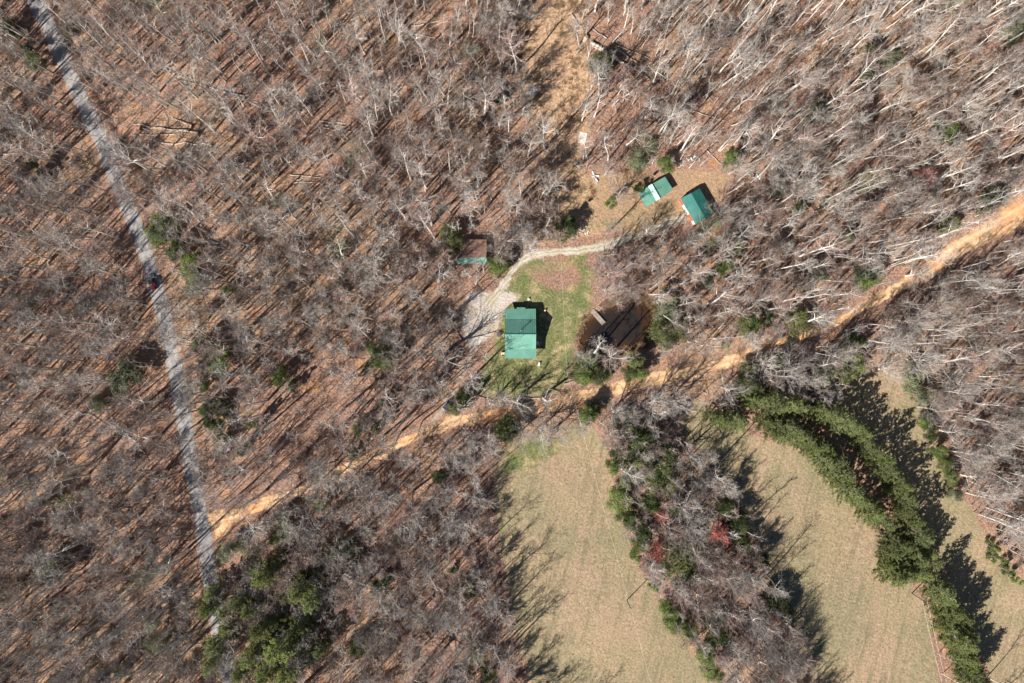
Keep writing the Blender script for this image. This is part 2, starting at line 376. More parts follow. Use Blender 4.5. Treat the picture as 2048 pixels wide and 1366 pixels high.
def build_ground():
    step = 0.75
    def axis(lim):
        a = list(np.arange(-lim, lim+0.01, step)); x = lim; s = step; out = []
        while x < 2200:
            s *= 1.18; x += s; out.append(x)
        return np.array([-v for v in out[::-1]] + a + out)
    xs = axis(200); ys = axis(140); nx, ny = len(xs), len(ys)
    X, Y = np.meshgrid(xs, ys); P = np.stack([X.ravel()/MPP+1024, 683-Y.ravel()/MPP], 1)
    far = np.clip(1-(np.hypot(X.ravel(), Y.ravel())-400)/400, 0, 1)
    Z = height(P)*far
    co = np.stack([X.ravel(), Y.ravel(), Z], 1).astype(np.float32)
    me = bpy.data.meshes.new('ground'); me.vertices.add(nx*ny); me.vertices.foreach_set('co', co.ravel())
    i = np.arange(nx-1)[None, :] + np.arange(ny-1)[:, None]*nx
    q = np.stack([i, i+1, i+1+nx, i+nx], -1).reshape(-1, 4)
    me.loops.add(q.size); me.loops.foreach_set('vertex_index', q.ravel())
    me.polygons.add(len(q)); me.polygons.foreach_set('loop_start', np.arange(0, q.size, 4)); me.polygons.foreach_set('loop_total', np.full(len(q), 4))
    me.polygons.foreach_set('use_smooth', np.ones(len(q), bool))
    me.update(calc_edges=True)
    wob = 5*lattice(P, 22, 5) + 2.5*lattice(P, 8, 6)
    def soft(d, w=9): return np.clip(0.5-(d+wob)/(2*w), 0, 1)
    field = np.maximum.reduce([soft(sdf(P, FIELD_A)), soft(sdf(P, FIELD_B)), soft(sdf(P, FIELD_C))])
    grass = np.maximum(soft(sdf(P, YARD), 16)*0.85, soft(sdf(P, YARD2), 25)*0.5)
    grass = np.maximum(grass, 0.42*soft(sdf(P, SHEDYARD), 25)); grass = np.maximum(grass, 0.6*soft(seg_dist(P, [(1120,470),(1200,450),(1270,440)])-16, 20))
    # green verge strips beside the drive, bare leaf patch in the upper yard
    grass = np.maximum(grass, 0.9*soft(seg_dist(P, [(1060,528),(1110,522),(1170,514)])-7, 7))
    grass = grass*(1-0.85*soft(sdf(P, [(1058,545),(1110,535),(1150,530),(1168,560),(1120,582),(1075,570)])+4, 16))
    grass = np.maximum(grass, 0.75*soft(sdf(P, LAWN_S), 14))
    grass = np.maximum(grass, 0.45*soft(seg_dist(P, [(820,800),(800,850),(760,900)])-14, 20))
    gravel = np.maximum(0.5*soft(width_ratio(P, DRIVE2, DRIVE2W)-3, 10), 0.62*soft(width_ratio(P, DRIVE1, DRIVE1W)-3, 9))
    gravel = np.maximum(gravel, 0.85*soft(sdf(P, PADP), 9))
    clay = 0.9*soft(width_ratio(P, DIRT, DIRTW)-2, 7)
    clay = np.maximum(clay, soft(sdf(P, [(425,1018),(470,1015),(480,1040),(455,1075),(428,1085)]), 8))
    clay = np.maximum(clay, 0.75*soft(seg_dist(P, [(1985,440),(2048,400)])-14, 20))
    clay = np.maximum(clay, 0.55*soft(width_ratio(P, PAVED, [38]*len(PAVED)), 5))
    clay = np.maximum(clay, 0.75*soft(seg_dist(P, [(1012,560),(1040,548)])-4, 8))
    clay = np.maximum(clay, 0.8*soft(seg_dist(P, [(1868,1160),(1882,1250),(1900,1366),(1910,1440)])-2, 7))
    clay = np.maximum(clay, 0.6*soft(seg_dist(P, [(1640,905),(1690,955),(1760,1075),(1790,1125)])-2, 7))
    for (x, y, r) in ((1000,100,26),(970,92,16),(1590,60,40),(1640,120,30),(1700,60,40),(1880,340,34),(1950,350,30),(180,330,18),(380,5,22),(70,880,30),(70,985,26),(20,1170,26),(1460,25,20)):
        clay = np.maximum(clay, 0.62*soft(np.hypot(P[:, 0]-x, P[:, 1]-y)-r*0.5, r*0.7))
    brush = np.maximum(np.maximum(soft(sdf(P, CLEAR), 16), 0.6*soft(sdf(P, SHEDYARD)+6, 18)), 0.7*soft(seg_dist(P, [(1500,40),(1620,120),(1700,220)])-30, 50))
    brush = np.maximum(brush, 0.8*soft(seg_dist(P, [(1700,60),(1900,300)])-50, 60)*0.9)
    ditch = np.exp(-(seg_dist(P, DITCH)/5.5)**2)
    for nm, ch in (('zone_a', (field, grass, gravel)), ('zone_b', (clay, brush, ditch))):
        at = me.color_attributes.new(nm, 'FLOAT_COLOR', 'POINT')
        at.data.foreach_set('color', np.stack([*ch, np.ones(len(P))], 1).astype(np.float32).ravel())
    me.materials.append(MG)
    o = bpy.data.objects.new('ground', me); col.objects.link(o); o['kind'] = 'structure'

def smooth_line(pts, n=6):
    out = []; P = [Vector((*p, 0)) for p in pts]
    for i in range(len(P)-1):
        p0, p1, p2, p3 = P[max(i-1, 0)], P[i], P[i+1], P[min(i+2, len(P)-1)]
        for k in range(n):
            t = k/n
            v = 0.5*((2*p1)+(p2-p0)*t+(2*p0-5*p1+4*p2-p3)*t*t+(3*p1-p0-3*p2+p3)*t**3)
            out.append((v.x, v.y, i+t))
    out.append((P[-1].x, P[-1].y, len(P)-1)); return out
def strip(name, line, widths, mat, lift, rag, seed, cross=9):
    rs = random.Random(seed); L = smooth_line(line, 10); mb = MB(); rows = []; jl = jr = 0
    for i, (x, y, t) in enumerate(L):
        a = L[max(i-1, 0)]; b = L[min(i+1, len(L)-1)]
        d = Vector((b[0]-a[0], b[1]-a[1])).normalized(); nrm = Vector((-d.y, d.x))
        k = min(int(t), len(widths)-2); ww = widths[k]*(1-(t-k))+widths[k+1]*(t-k)
        jl = jl*0.6+rs.gauss(0, rag); jr = jr*0.6+rs.gauss(0, rag)
        row = []
        for c in range(cross):
            u = c/(cross-1); off = -(ww/2+jl)*(1-u)+(ww/2+jr)*u
            px, py = x+nrm.x*off, y+nrm.y*off; row.append((px, py))
        rows.append(row)
    pts = np.array([p for r in rows for p in r]); hz = height(pts)
    for i, p in enumerate(pts):
        wx, wy = W(p[0], p[1]); c = i % cross
        mb.v.append((wx, wy, hz[i]+lift*(1 if 0 < c < cross-1 else 0.45)))
    for i in range(len(rows)-1):
        for c in range(cross-1):
            a = i*cross+c; mb.f.append((a, a+1, a+1+cross, a+cross)[::-1]); mb.m.append(0)
    o = mb.build(name, mat, smooth=True); o['kind'] = 'structure'
    at = o.data.attributes.new('across', 'FLOAT', 'POINT'); at.data.foreach_set('value', [2*(i % cross)/(cross-1)-1 for i in range(len(mb.v))])
    return o

build_ground()
strip('paved_road', PAVED, [42,40,37]+[32]*(len(PAVED)-3), M_ASPH, 0.09, 0.8, 3)
strip('dirt_road', DIRT, DIRTW, M_CLAY, 0.065, 0.9, 4)
strip('gravel_driveway', DRIVE1, DRIVE1W, M_GRAV, 0.035, 1.1, 5)

# ---- pond
def water_material():
    m = NT('murky_brown_pond_water', 0.06, 0.5)
    A = m.n('ShaderNodeAttribute'); A.attribute_name = 'depth'
    d = m.math('ADD', A.outputs['Fac'], m.math('MULTIPLY', m.math('SUBTRACT', m.noise(0.16, 4, 0.6, m.geo), 0.5), 0.9))
    c = m.ramp(d, [(0.02, (0.085, 0.038, 0.012)), (0.22, (0.045, 0.023, 0.011)), (0.65, (0.022, 0.017, 0.014))])
    sp = m.step(m.noise(2.0, 3, 0.7, m.geo), 0.69, 0.73)
    c = m.mix(m.math('MULTIPLY', sp, 0.55), c, (0.45, 0.38, 0.25))
    m.color(c); m.bump(m.noise(1.2, 3, 0.5, m.geo), 0.06, 0.05); return m.mat
def build_pond():
    mb = MB(); L = [(p[0], p[1], 0) for p in POND]
    cx = sum(p[0] for p in L)/len(L); cy = sum(p[1] for p in L)/len(L); rs = random.Random(3)
    ring = [(1.02*(p[0]-cx)+cx+rs.uniform(-.6, .6), 1.02*(p[1]-cy)+cy+rs.uniform(-.6, .6)) for p in L]
    K = 8; dep = []
    for k in range(K):
        s = 1-k/K
        for p in ring:
            q = (cx+(p[0]-cx)*s, cy+(p[1]-cy)*s); x, y = W(*q); mb.v.append((x, y, -0.5)); dep.append(min(1, (1-s)*1.5))
    x, y = W(cx, cy); mb.v.append((x, y, -0.5)); dep.append(1.0); n = len(ring)
    for k in range(K-1):
        for j in range(n): mb.f.append((k*n+j, k*n+(j+1) % n, (k+1)*n+(j+1) % n, (k+1)*n+j)[::-1]); mb.m.append(0)
    for j in range(n): mb.f.append(((K-1)*n+j, (K-1)*n+(j+1) % n, K*n)[::-1]); mb.m.append(0)
    o = mb.build('pond_water', water_material(), smooth=True)
    at = o.data.attributes.new('depth', 'FLOAT', 'POINT'); at.data.foreach_set('value', dep)
    o['kind'] = 'structure'
build_pond()
WOOD = simple('weathered_grey_boards', (0.38, 0.32, 0.26), (0.20, 0.165, 0.13), 2.5)
WOODT = simple('tan_new_boards', (0.66, 0.53, 0.34), (0.5, 0.38, 0.22), 2.5)
DARK = simple('black_rubber', (0.03, 0.03, 0.032), (0.015, 0.015, 0.016), 4, 0.7)

# ------------------------------------------------------------------ buildings
ROOF_G = roof_material('green_metal_roofing', (0.105, 0.265, 0.195), (0.145, 0.315, 0.24))
ROOF_T = roof_material('dark_teal_metal_roofing', (0.014, 0.115, 0.095), (0.025, 0.15, 0.125))
ROOF_R = roof_material('rusty_red_brown_roofing', (0.18, 0.10, 0.075), (0.27, 0.17, 0.13))
SIDING = simple('pale_vinyl_siding', (0.60, 0.58, 0.53), (0.52, 0.50, 0.45), 1.0)
REDW = simple('red_painted_siding', (0.62, 0.10, 0.055), (0.48, 0.075, 0.045), 1.5)
WHITE = simple('white_paint', (0.82, 0.81, 0.79), (0.70, 0.69, 0.66), 1.2, 0.5)
BROWNW = simple('brown_board_wall', (0.24, 0.14, 0.09), (0.16, 0.09, 0.06), 2.0)
GLASS = simple('dark_window_glass', (0.03, 0.04, 0.05), (0.02, 0.025, 0.03), 1.0, 0.1, 0.6)
STEEL = simple('galvanised_steel', (0.55, 0.55, 0.55), (0.4, 0.4, 0.4), 3, 0.35, 0.5, 0.6)

def sheet(mb, a, b, c, d, th=0.08, rib=0.0, along=None):
    """a roof pane with thickness; a-b is the lower edge, d-c the upper; ribs run up the slope"""
    a, b, c, d = [Vector(p) for p in (a, b, c, d)]
    n = (b-a).cross(d-a).normalized()
    if n.z < 0: n = -n
    lo = [p-n*th for p in (a, b, c, d)]; k = len(mb.v)
    mb.v += [tuple(p) for p in (a, b, c, d)] + [tuple(p) for p in lo]
    for q in ((0,1,2,3),(7,6,5,4),(0,4,5,1),(1,5,6,2),(2,6,7,3),(3,7,4,0)): mb.f.append(tuple(k+i for i in q)); mb.m.append(0)
    if rib:
        m = int((b-a).length/rib); u = (b-a).normalized()*0.05
        for i in range(m+1):
            t = (i+0.02)/(m+0.04); p = a.lerp(b, t); q = d.lerp(c, t)
            P = [p-u, p+u, q+u, q-u]; h = n*0.05; k = len(mb.v)
            mb.v += [tuple(x+n*0.004) for x in P]+[tuple(x+h) for x in P]
            for f in ((4,5,6,7),(0,1,5,4),(1,2,6,5),(2,3,7,6),(3,0,4,7)): mb.f.append(tuple(k+i for i in f)); mb.m.append(0)

def wall_window(parent, x, y, z, wd, ht, axis, out):
    f = MB(); g = MB()
    if axis == 'x':   # on a wall facing +-x
        f.box(x, x+out*0.06, y-wd/2, y+wd/2, z-ht/2, z+ht/2) if out > 0 else f.box(x+out*0.06, x, y-wd/2, y+wd/2, z-ht/2, z+ht/2)
        x2 = x+out*0.064; g.quad((x2, y-wd/2+.08, z-ht/2+.08), (x2, y+wd/2-.08, z-ht/2+.08), (x2, y+wd/2-.08, z+ht/2-.08), (x2, y-wd/2+.08, z+ht/2-.08))
    else:
        f.box(x-wd/2, x+wd/2, min(y, y+out*.06), max(y, y+out*.06), z-ht/2, z+ht/2)
        y2 = y+out*0.064; g.quad((x-wd/2+.08, y2, z-ht/2+.08), (x+wd/2-.08, y2, z-ht/2+.08), (x+wd/2-.08, y2, z+ht/2-.08), (x-wd/2+.08, y2, z+ht/2-.08))
    wnd = f.build('window', WHITE, parent); g.build('pane', GLASS, wnd)

def farmhouse():
    x0, yN = W(1010.5, 617.5, 2.9); x1, yS = W(1071.5, 716.8, 3.8)
    yb = W(0, 638.8, 3.8)[1]; yr = W(0, 668.2, 6.6)[1]; ys = W(0, 697.5, 3.95)[1]
    z0 = 0.0; cx, cy = (x0+x1)/2, (yN+yS)/2
    root = empty('farmhouse', (cx, cy, 0))
    tag(root, 'long farmhouse with bright green metal roof in the grassy yard at the photo centre', 'house')
    X0, X1 = x0-cx, x1-cx; A, B, Rr, C, D = yN-cy, yb-cy, yr-cy, ys-cy, yS-cy
    r = MB(); hN, hB, hR, hC, hD = 2.75, 3.75, 6.55, 3.95, 3.70
    sheet(r, (X1, A, hN), (X0, A, hN), (X0, B, hB), (X1, B, hB), rib=0.62)
    sheet(r, (X1, B-.001, hB+.06), (X0, B-.001, hB+.06), (X0, Rr, hR), (X1, Rr, hR), rib=0.62)
    sheet(r, (X0, C, hC), (X1, C, hC), (X1, Rr-.002, hR), (X0, Rr-.002, hR), rib=0.62)
    sheet(r, (X0-.05, D, hD), (X1+.05, D, hD), (X1+.05, C+.06, hC-.02), (X0-.05, C+.06, hC-.02), rib=0.62)
    r.box(X0+4.1, X0+7.1, A, A+0.45, hN-.16, hN-.10)
    rf = r.build('roof', ROOF_G, root)
    g = MB(); g.box(X0-.06, X1+.06, Rr-.14, Rr+.14, hR-.01, hR+.07); g.build('ridge_cap', ROOF_T, rf)
    wl = MB(); e = 0.35
    wl.box(X0+e, X1-e, C+.3, B-.3, -.3, 3.55)
    for xx in (X0+e, X1-e-.12):      # gable triangles
        k = len(wl.v); wl.v += [(xx, C+.3, 3.55), (xx, B-.3, 3.55), (xx, Rr, hR-.25), (xx+.12, C+.3, 3.55), (xx+.12, B-.3, 3.55), (xx+.12, Rr, hR-.25)]
        for f in ((0,1,2),(5,4,3),(0,2,5,3),(2,1,4,5)): wl.f.append(tuple(k+i for i in f)); wl.m.append(0)
    wl.build('wall', SIDING, root)
    for yy in (-.6, 3.2):
        wall_window(root, X1-e, (C+B)/2+yy-1.5, 1.7, 1.2, 1.3, 'x', 1); wall_window(root, X0+e, (C+B)/2+yy-1.5, 1.7, 1.2, 1.3, 'x', -1)
    for xx in (-3, 3): wall_window(root, xx, C+.3, 1.7, 1.3, 1.3, 'y', -1)
    d = MB(); d.box(-.5, .5, C+.24, C+.30, 0.1, 2.2); d.build('door', WHITE, root)
    for yy, hh in ((A-.25, hN-.2), (D+.25, hD-.2)):
        for i in range(5):
            p = MB(); t = X0+.2+(X1-X0-.4)*i/4; p.box(t-.08, t+.08, yy-.08, yy+.08, -.3, hh); p.build('porch_post', WHITE, root)
    dk = MB(); dk.box(X0+.2, X1-.2, D+.1, C+.29, -.3, .12); dk.build('porch_floor', WOOD, root); dk = MB(); dk.box(X0+.2, X1-.2, B-.29, A-.1, -.3, .12); dk.build('porch_floor', WOOD, root)
    v = MB(); vx, vy = 0.1, W(0, 661.5, 6)[1]-cy; v.cyl(vx, vy, 5.4, 7.7, .13, 10); v.cyl(vx, vy, 7.7, 7.85, .24, 10); v.build('vent_pipe', STEEL, root)
    s = MB()
    for i in range(4): s.box(X0-1.5+i*.32, X0-1.22+i*.32, D+.75, D+2.0, -.1, .12+i*.16)
    s.box(X0-1.6, X0+.1, D+.68, D+.76, .2, 1.0); s.box(X0-1.6, X0+.1, D+2.0, D+2.08, .2, 1.0)
    s.build('steps', WOODT, root)
    ac = MB(); ac.box(X1+.25, X1+1.2, C+1.4, C+2.6, -.1, .95); ac.box(X1+.35, X1+1.1, C+1.5, C+2.5, .95, 1.0); ac.build('heat_pump', WHITE, root)
    return root
farmhouse()

def oriented(p_orig, ang):
    return Matrix.Translation(Vector(p_orig)) @ Matrix.Rotation(ang, 4, 'Z')

def shed_one():
    zc = 3.0
    P = [Vector((*W(px, py, z), z)) for px, py, z in ((1276.3,384.4,2.6),(1291.6,413.7,2.6),(1346,379,2.4),(1330.2,353.4,2.4))]
    c = sum(P, Vector())/4; root = empty('equipment_shed', (c.x, c.y, 0))
    tag(root, 'shed with two-tone green roof and sunlit-coloured strip, left of the pair above the driveway', 'shed')
    o = Vector((c.x, c.y, 0))
    r1 = Vector((*W(1303.9, 368, 3.5), 3.5))-o; r2 = Vector((*W(1320.3, 396.7, 3.5), 3.5))-o
    A, B, C, D = [p-o for p in P]
    m1 = A.lerp(r1, .73); m2 = B.lerp(r2, .73); m1.z = m2.z = 3.0
    m = MB(); sheet(m, A, B, m2, m1, rib=.7); rl = m.build('roof', ROOF_G, root)
    m = MB(); m1b = m1+Vector((0,0,.05)); m2b = m2+Vector((0,0,.05)); t1 = r1+Vector((0,0,.22)); t2 = r2+Vector((0,0,.22))
    sheet(m, m1b, m2b, t2, t1, rib=.7); k = m.build('roof', roof_material('sunlit_green_metal_roofing', (0.30, 0.49, 0.40), (0.36, 0.55, 0.46)), root); k['label'] = 'upper roof strip coloured pale as if sunlit'  # steeper strip faces the sun; that brightness is painted in as paler green
    m = MB(); r1c = r1-Vector((0,0,.15)); r2c = r2-Vector((0,0,.15)); sheet(m, C, D, r1c, r2c, rib=.7); m.build('roof', ROOF_G, root)
    m = MB(); u = (B-A).normalized(); v = (D-A); v.z = 0; v.normalize()
    ins = .35; Q = [A+u*ins+v*ins, B-u*ins+v*ins, C-u*ins-v*ins, D+u*ins-v*ins]
    rm1 = r1+u*ins; rm2 = r2-u*ins
    bot = [Vector((q.x, q.y, -.2)) for q in Q]; top = [q-Vector((0,0,.12)) for q in Q]
    for i, j in ((0, 1), (2, 3)): m.quad(bot[i], bot[j], top[j], top[i])
    for a, b, ap in ((1, 2, rm2), (3, 0, rm1)):
        ap2 = ap-Vector((0,0,.3)); k = len(m.v); m.v += [tuple(p) for p in (bot[a], bot[b], top[b], ap2, top[a])]; m.f.append((k,k+1,k+2,k+3,k+4)); m.m.append(0)
    m.build('wall', BROWNW, root)
    dr = MB(); e = (C-B); e.z = 0; L = e.length; e.normalize(); nn = Vector((e.y, -e.x, 0))
    q0 = Vector((Q[1].x, Q[1].y, 0)); 
    for t in (1.2, 5.2):
        a = q0+e*t+nn*.03; b = a+e*3.0; dr.quad(a, b, b+Vector((0,0,2.1)), a+Vector((0,0,2.1)))
    dr.build('door', WOOD, root)
shed_one()

def garage():
    P = [Vector((*W(px, py, z), z)) for px, py, z in ((1360.7,397.3,2.9),(1391,449,2.9),(1429,428,2.9),(1399.4,376.8,2.9))]
    c = sum(P, Vector())/4; o = Vector((c.x, c.y, 0)); root = empty('garage', (c.x, c.y, 0))
    tag(root, 'red garage with white doors and dark teal roof, right of the two-tone shed', 'garage')
    A, B, C, D = [p-o for p in P]
    r1 = Vector((*W(1382.4, 386.2, 4.3), 4.3))-o; r2 = Vector((*W(1411, 438, 4.3), 4.3))-o
    m = MB(); sheet(m, A, B, r2, r1, rib=.7); m.build('roof', ROOF_T, root)
    m = MB(); sheet(m, C, D, r1+Vector((0,0,.004)), r2+Vector((0,0,.004)), rib=.7); m.build('roof', ROOF_T, root)
    u = (B-A).normalized(); v = (D-A); v.z = 0; v.normalize(); ins = .12
    Q = [A+u*ins+v*ins, B-u*ins+v*ins, C-u*ins-v*ins, D+u*ins-v*ins]
    bot = [Vector((q.x, q.y, -.2)) for q in Q]; top = [q-Vector((0,0,.1)) for q in Q]
    m = MB()
    for i, j in ((0, 1), (2, 3)): m.quad(bot[i], bot[j], top[j], top[i])
    for a, b, ap in ((1, 2, r2-u*ins), (3, 0, r1+u*ins)):
        ap2 = ap-Vector((0,0,.14)); k = len(m.v); m.v += [tuple(p) for p in (bot[a], bot[b], top[b], ap2, top[a])]; m.f.append((k,k+1,k+2,k+3,k+4)); m.m.append(0)
    m.build('wall', REDW, root)
    L = (Q[1]-Q[0]).length; nn = Vector((-v.x, -v.y, 0)); q0 = Vector((Q[0].x, Q[0].y, 0))
    for t0, t1 in ((.22, .60), (.85, .985)):
        d = MB(); a = q0+u*(L*t0)+nn*.05; b = q0+u*(L*t1)+nn*.05
        d.quad(a, b, b+Vector((0,0,2.7)), a+Vector((0,0,2.7))); d.build('door', WHITE, root)
garage()

def cabin():
    P = [Vector((*W(px, py, z), z)) for px, py, z in ((913.5,527.9,2.4),(973,527.0,2.4),(973,479,2.3),(915,479,2.3))]
    c = sum(P, Vector())/4; o = Vector((c.x, c.y, 0)); root = empty('cabin', (c.x, c.y, 0))
    tag(root, 'cabin with rusty brown roof and green lower edge in the woods left of the driveway', 'cabin')
    A, B, C, D = [p-o for p in P]
    r1 = Vector((*W(913.8, 515.7, 3.3), 3.3))-o; r2 = Vector((*W(973, 515, 3.3), 3.3))-o
    m = MB(); sheet(m, A, B, r2, r1, rib=.7); k = m.build('roof', ROOF_G, root); k['label'] = 'green metal lower roof strip'
    m = MB(); sheet(m, C, D, r1+Vector((0,0,.01)), r2+Vector((0,0,.01)), rib=.0); k = m.build('roof', ROOF_R, root); k['label'] = 'rusty brown upper roof'
    m = MB(); m.box(A.x+.3, B.x-.3, A.y+.3, D.y-.3, -.2, 2.15); m.build('wall', BROWNW, root)
    wall_window(root, A.x+3, A.y+.3, 1.4, 1.0, 1.0, 'y', -1); wall_window(root, B.x-3, A.y+.3, 1.4, 1.0, 1.0, 'y', -1)
    d = MB(); d.box(-.5, .5, A.y+.24, A.y+.295, 0, 2.0); d.build('door', WOOD, root)
    vb = MB(); vb.cyl(A.x+1.5, (A.y+D.y)/2-.5, 2.3, 3.7, .18, 10); vb.build('stove_pipe', STEEL, root)
cabin()

def dock():
    a = Vector((*W(1184, 621), 0)); b = Vector((*W(1208, 648), 0)); d = (b-a); L = d.length; d.normalize(); ang = math.atan2(d.y, d.x)
    root = empty('fishing_dock', (a.x, a.y, -.05), ang)
    tag(root, 'weathered grey plank dock running from the bank into the brown pond', 'dock')
    m = MB(); n = int(L/.22)
    for i in range(n): m.box(i*.22+.01, i*.22+.2, -.85, .85, .12, .17)
    m.build('deck', WOOD, root)
    for xx in (1.2, L-.3):
        for yy in (-.8, .8):
            p = MB(); p.cyl(xx, yy, -1.8, .55, .09, 8); p.build('post', WOOD, root)
    bm_ = MB(); bm_.box(0, L-.05, -.7, -.6, 0, .118); bm_.box(0, L-.05, .6, .7, 0, .118); bm_.build('beam', WOOD, root)
dock()

# ------------------------------------------------------------------ vehicles and yard things
def wheel(parent, x, y, z, r, wd):
    t = MB(); t.tube([Vector((x, y-wd/2, z)), Vector((x, y+wd/2, z))], [r, r], 18); w_ = t.build('wheel', DARK, parent)
    h = MB(); h.tube([Vector((x, y-wd/2-.01, z)), Vector((x, y+wd/2+.01, z))], [r*.5, r*.5], 12); h.build('rim', STEEL, w_)
def tractor():
    x, y = W(307, 568); z = H1(307, 568)+.09
    root = empty('tractor', (x, y, z), R(-76))
    tag(root, 'red tractor with black canopy pulling a grey implement on the paved road', 'tractor')
    RED = simple('red_tractor_paint', (0.62, 0.06, 0.035), (0.5, 0.05, 0.03), 1, .35, .5)
    m = MB(); m.box(.2, 2.1, -.42, .42, .75, 1.45); m.box(2.1, 2.25, -.36, .36, .75, 1.3); m.box(-.9, .25, -.3, .3, .6, 1.0); m.build('hood', RED, root)
    m = MB(); m.box(-1.5, -.4, -1.05, -.5, 1.05, 1.2); m.build('fender', RED, root); m = MB(); m.box(-1.5, -.4, .5, 1.05, 1.05, 1.2); m.build('fender', RED, root)
    m = MB(); m.box(-1.35, .15, -.75, .75, 2.25, 2.33)
    for a, b in ((-1.3, -.7), (-1.3, .7), (.1, -.7), (.1, .7)): m.box(a-.03, a+.03, b-.03, b+.03, 1.0, 2.25)
    m.build('canopy', DARK, root)
    m = MB(); m.box(-1.1, -.6, -.25, .25, 1.0, 1.2); m.box(-1.2, -1.1, -.25, .25, 1.0, 1.6); m.build('seat', DARK, root)
    wheel(root, -.95, -.8, .75, .75, .4); wheel(root, -.95, .8, .75, .75, .4); wheel(root, 1.6, -.62, .42, .42, .25); wheel(root, 1.6, .62, .42, .42, .25)
    GR = simple('grey_implement_paint', (0.34, 0.35, 0.36), (0.2, 0.2, 0.21), 2)
    m = MB(); m.box(-3.4, -2.1, -1.05, 1.05, .35, .75); m.box(-2.1, -1.3, -.08, .08, .5, .62); m.box(-3.3, -2.2, -.2, .2, .75, 1.0); m.build('implement', GR, root)
tractor()
def car_body(L, Wd):
    prof = [(-L/2, .35), (-L/2, .85), (-L/2+.25, .98), (-L/2+1.0, 1.02), (-L/2+1.5, 1.45), (.35, 1.5), (1.05, 1.02), (L/2-.3, .88), (L/2, .7), (L/2, .35)]
    return prof
def parked_car():
    x, y = W(897, 809); z = H1(897, 809)
    root = empty('parked_car', (x, y, z), math.atan2(27, 24)); L, Wd = 4.9, 1.85
    tag(root, 'dark navy car parked among the trees just above the orange dirt road', 'car')
    PAINT = simple('navy_car_paint', (0.035, 0.05, 0.095), (0.025, 0.035, 0.07), .8, .2, .6)
    m = MB(); pr = car_body(L, Wd); k = len(pr)
    for s, tuck in ((-1, 0), (1, 0)):
        for (a, h) in pr: m.v.append((a, s*(Wd/2-(.16 if h > 1.1 else 0)), h))
    m.f.append(tuple(range(k))[::-1]); m.f.append(tuple(range(k, 2*k))); m.m += [0, 0]
    for i in range(k): j = (i+1) % k; m.f.append((i, j, k+j, k+i)); m.m.append(0)
    b = m.build('body', PAINT, root)
    bv = b.modifiers.new('bevel', 'BEVEL'); bv.width = .08; bv.segments = 2
    g = MB(); g.quad((.40, -.68, 1.485), (.40, .68, 1.485), (1.0, .75, 1.07), (1.0, -.75, 1.07)); 
    g.v = [(v[0]+.03, v[1], v[2]+.02) for v in g.v]; g.build('windscreen', GLASS, root)
    g = MB(); g.quad((-L/2+1.44, -.66, 1.44), (-L/2+1.44, .66, 1.44), (-L/2+1.02, .72, 1.08), (-L/2+1.02, -.72, 1.08)); g.v = [(v[0]-.03, v[1], v[2]+.02) for v in g.v]; g.build('rear_window', GLASS, root)
    for s in (-1, 1):
        g = MB(); yy = s*(Wd/2-.05); g.quad((-.8, yy, 1.08), (.75, yy, 1.08), (.3, yy-s*.07, 1.42), (-.8, yy-s*.07, 1.42)); g.build('side_window', GLASS, root)
        h = MB(); h.box(L/2-.05, L/2+.02, s*.6-.18, s*.6+.18, .6, .75); h.build('headlight', WHITE, root)
        wheel(root, 1.5, s*.82, .33, .33, .22); wheel(root, -1.45, s*.82, .33, .33, .22)
parked_car()

CONC = simple('pale_concrete', (0.68, 0.60, 0.54), (0.52, 0.45, 0.39), 1.3)
def small(name, px, py, build, label, cat, rz=0, mat=None, group=None, dz=0):
    x, y = W(px, py); root = None
    mb = MB(); build(mb); o = mb.build(name, mat); o.location = (x, y, H1(px, py)+dz); o.rotation_euler = (0, 0, rz)
    return tag(o, label, cat, group)
small('concrete_slab', 1165.5, 275.5, lambda m: m.box(-1.35, 1.35, -1.95, 1.95, -.1, .16), 'pale rectangular concrete slab at the right edge of the brushy clearing', 'slab', R(-13), CONC)
small('tarpaulin_barrel', 998, 669, lambda m: (m.cyl(0, 0, 0, .95, .9, 8), m.cyl(0, 0, .95, 1.05, .78, 8, .3)), 'dark grey eight-sided covered hot tub left of the farmhouse', 'hot tub', 0, simple('dark_grey_cover', (0.09, 0.09, 0.10), (0.06, 0.06, 0.07), 1)).name = 'hot_tub'
def tank(m):
    m.tube([Vector((0, -.62, .45)), Vector((0, -.5, .45)), Vector((0, .5, .45)), Vector((0, .62, .45))], [.18, .36, .36, .18], 14)
    m.box(-.25, .25, -.4, -.32, 0, .2); m.box(-.25, .25, .32, .4, 0, .2)
small('propane_tank', 1078.5, 728, tank, 'small white propane tank on the grass below the farmhouse', 'propane tank', R(-15), WHITE)
small('planter', 1057, 599, lambda m: (m.cyl(0, 0, 0, .55, .32, 12, .42), m.cyl(0, 0, .55, .6, .46, 12)), 'pale round planter standing just above the farmhouse shadow', 'planter', 0, CONC)
small('barrel', 1090, 621, lambda m: m.tube([Vector((0,0,0)), Vector((0,0,.45)), Vector((0,0,.9))], [.28, .36, .28], 12), 'small brown barrel at the right corner of the farmhouse shadow', 'barrel', 0, WOODT)
small('water_tank', 1400.5, 535, lambda m: (m.cyl(0, 0, 0, 1.1, .62, 20), m.cyl(0, 0, 1.1, 1.25, .62, 20, .2)), 'round cream white tank among the bare trees right of the pond', 'tank', 0, WHITE)
small('bucket', 1431, 522, lambda m: (m.cyl(0, 0, 0, .5, .25, 12, .32), m.box(.3, .8, -.2, .2, 0, .4)), 'small white bucket in the woods up and right of the round white tank', 'bucket', .6, WHITE)
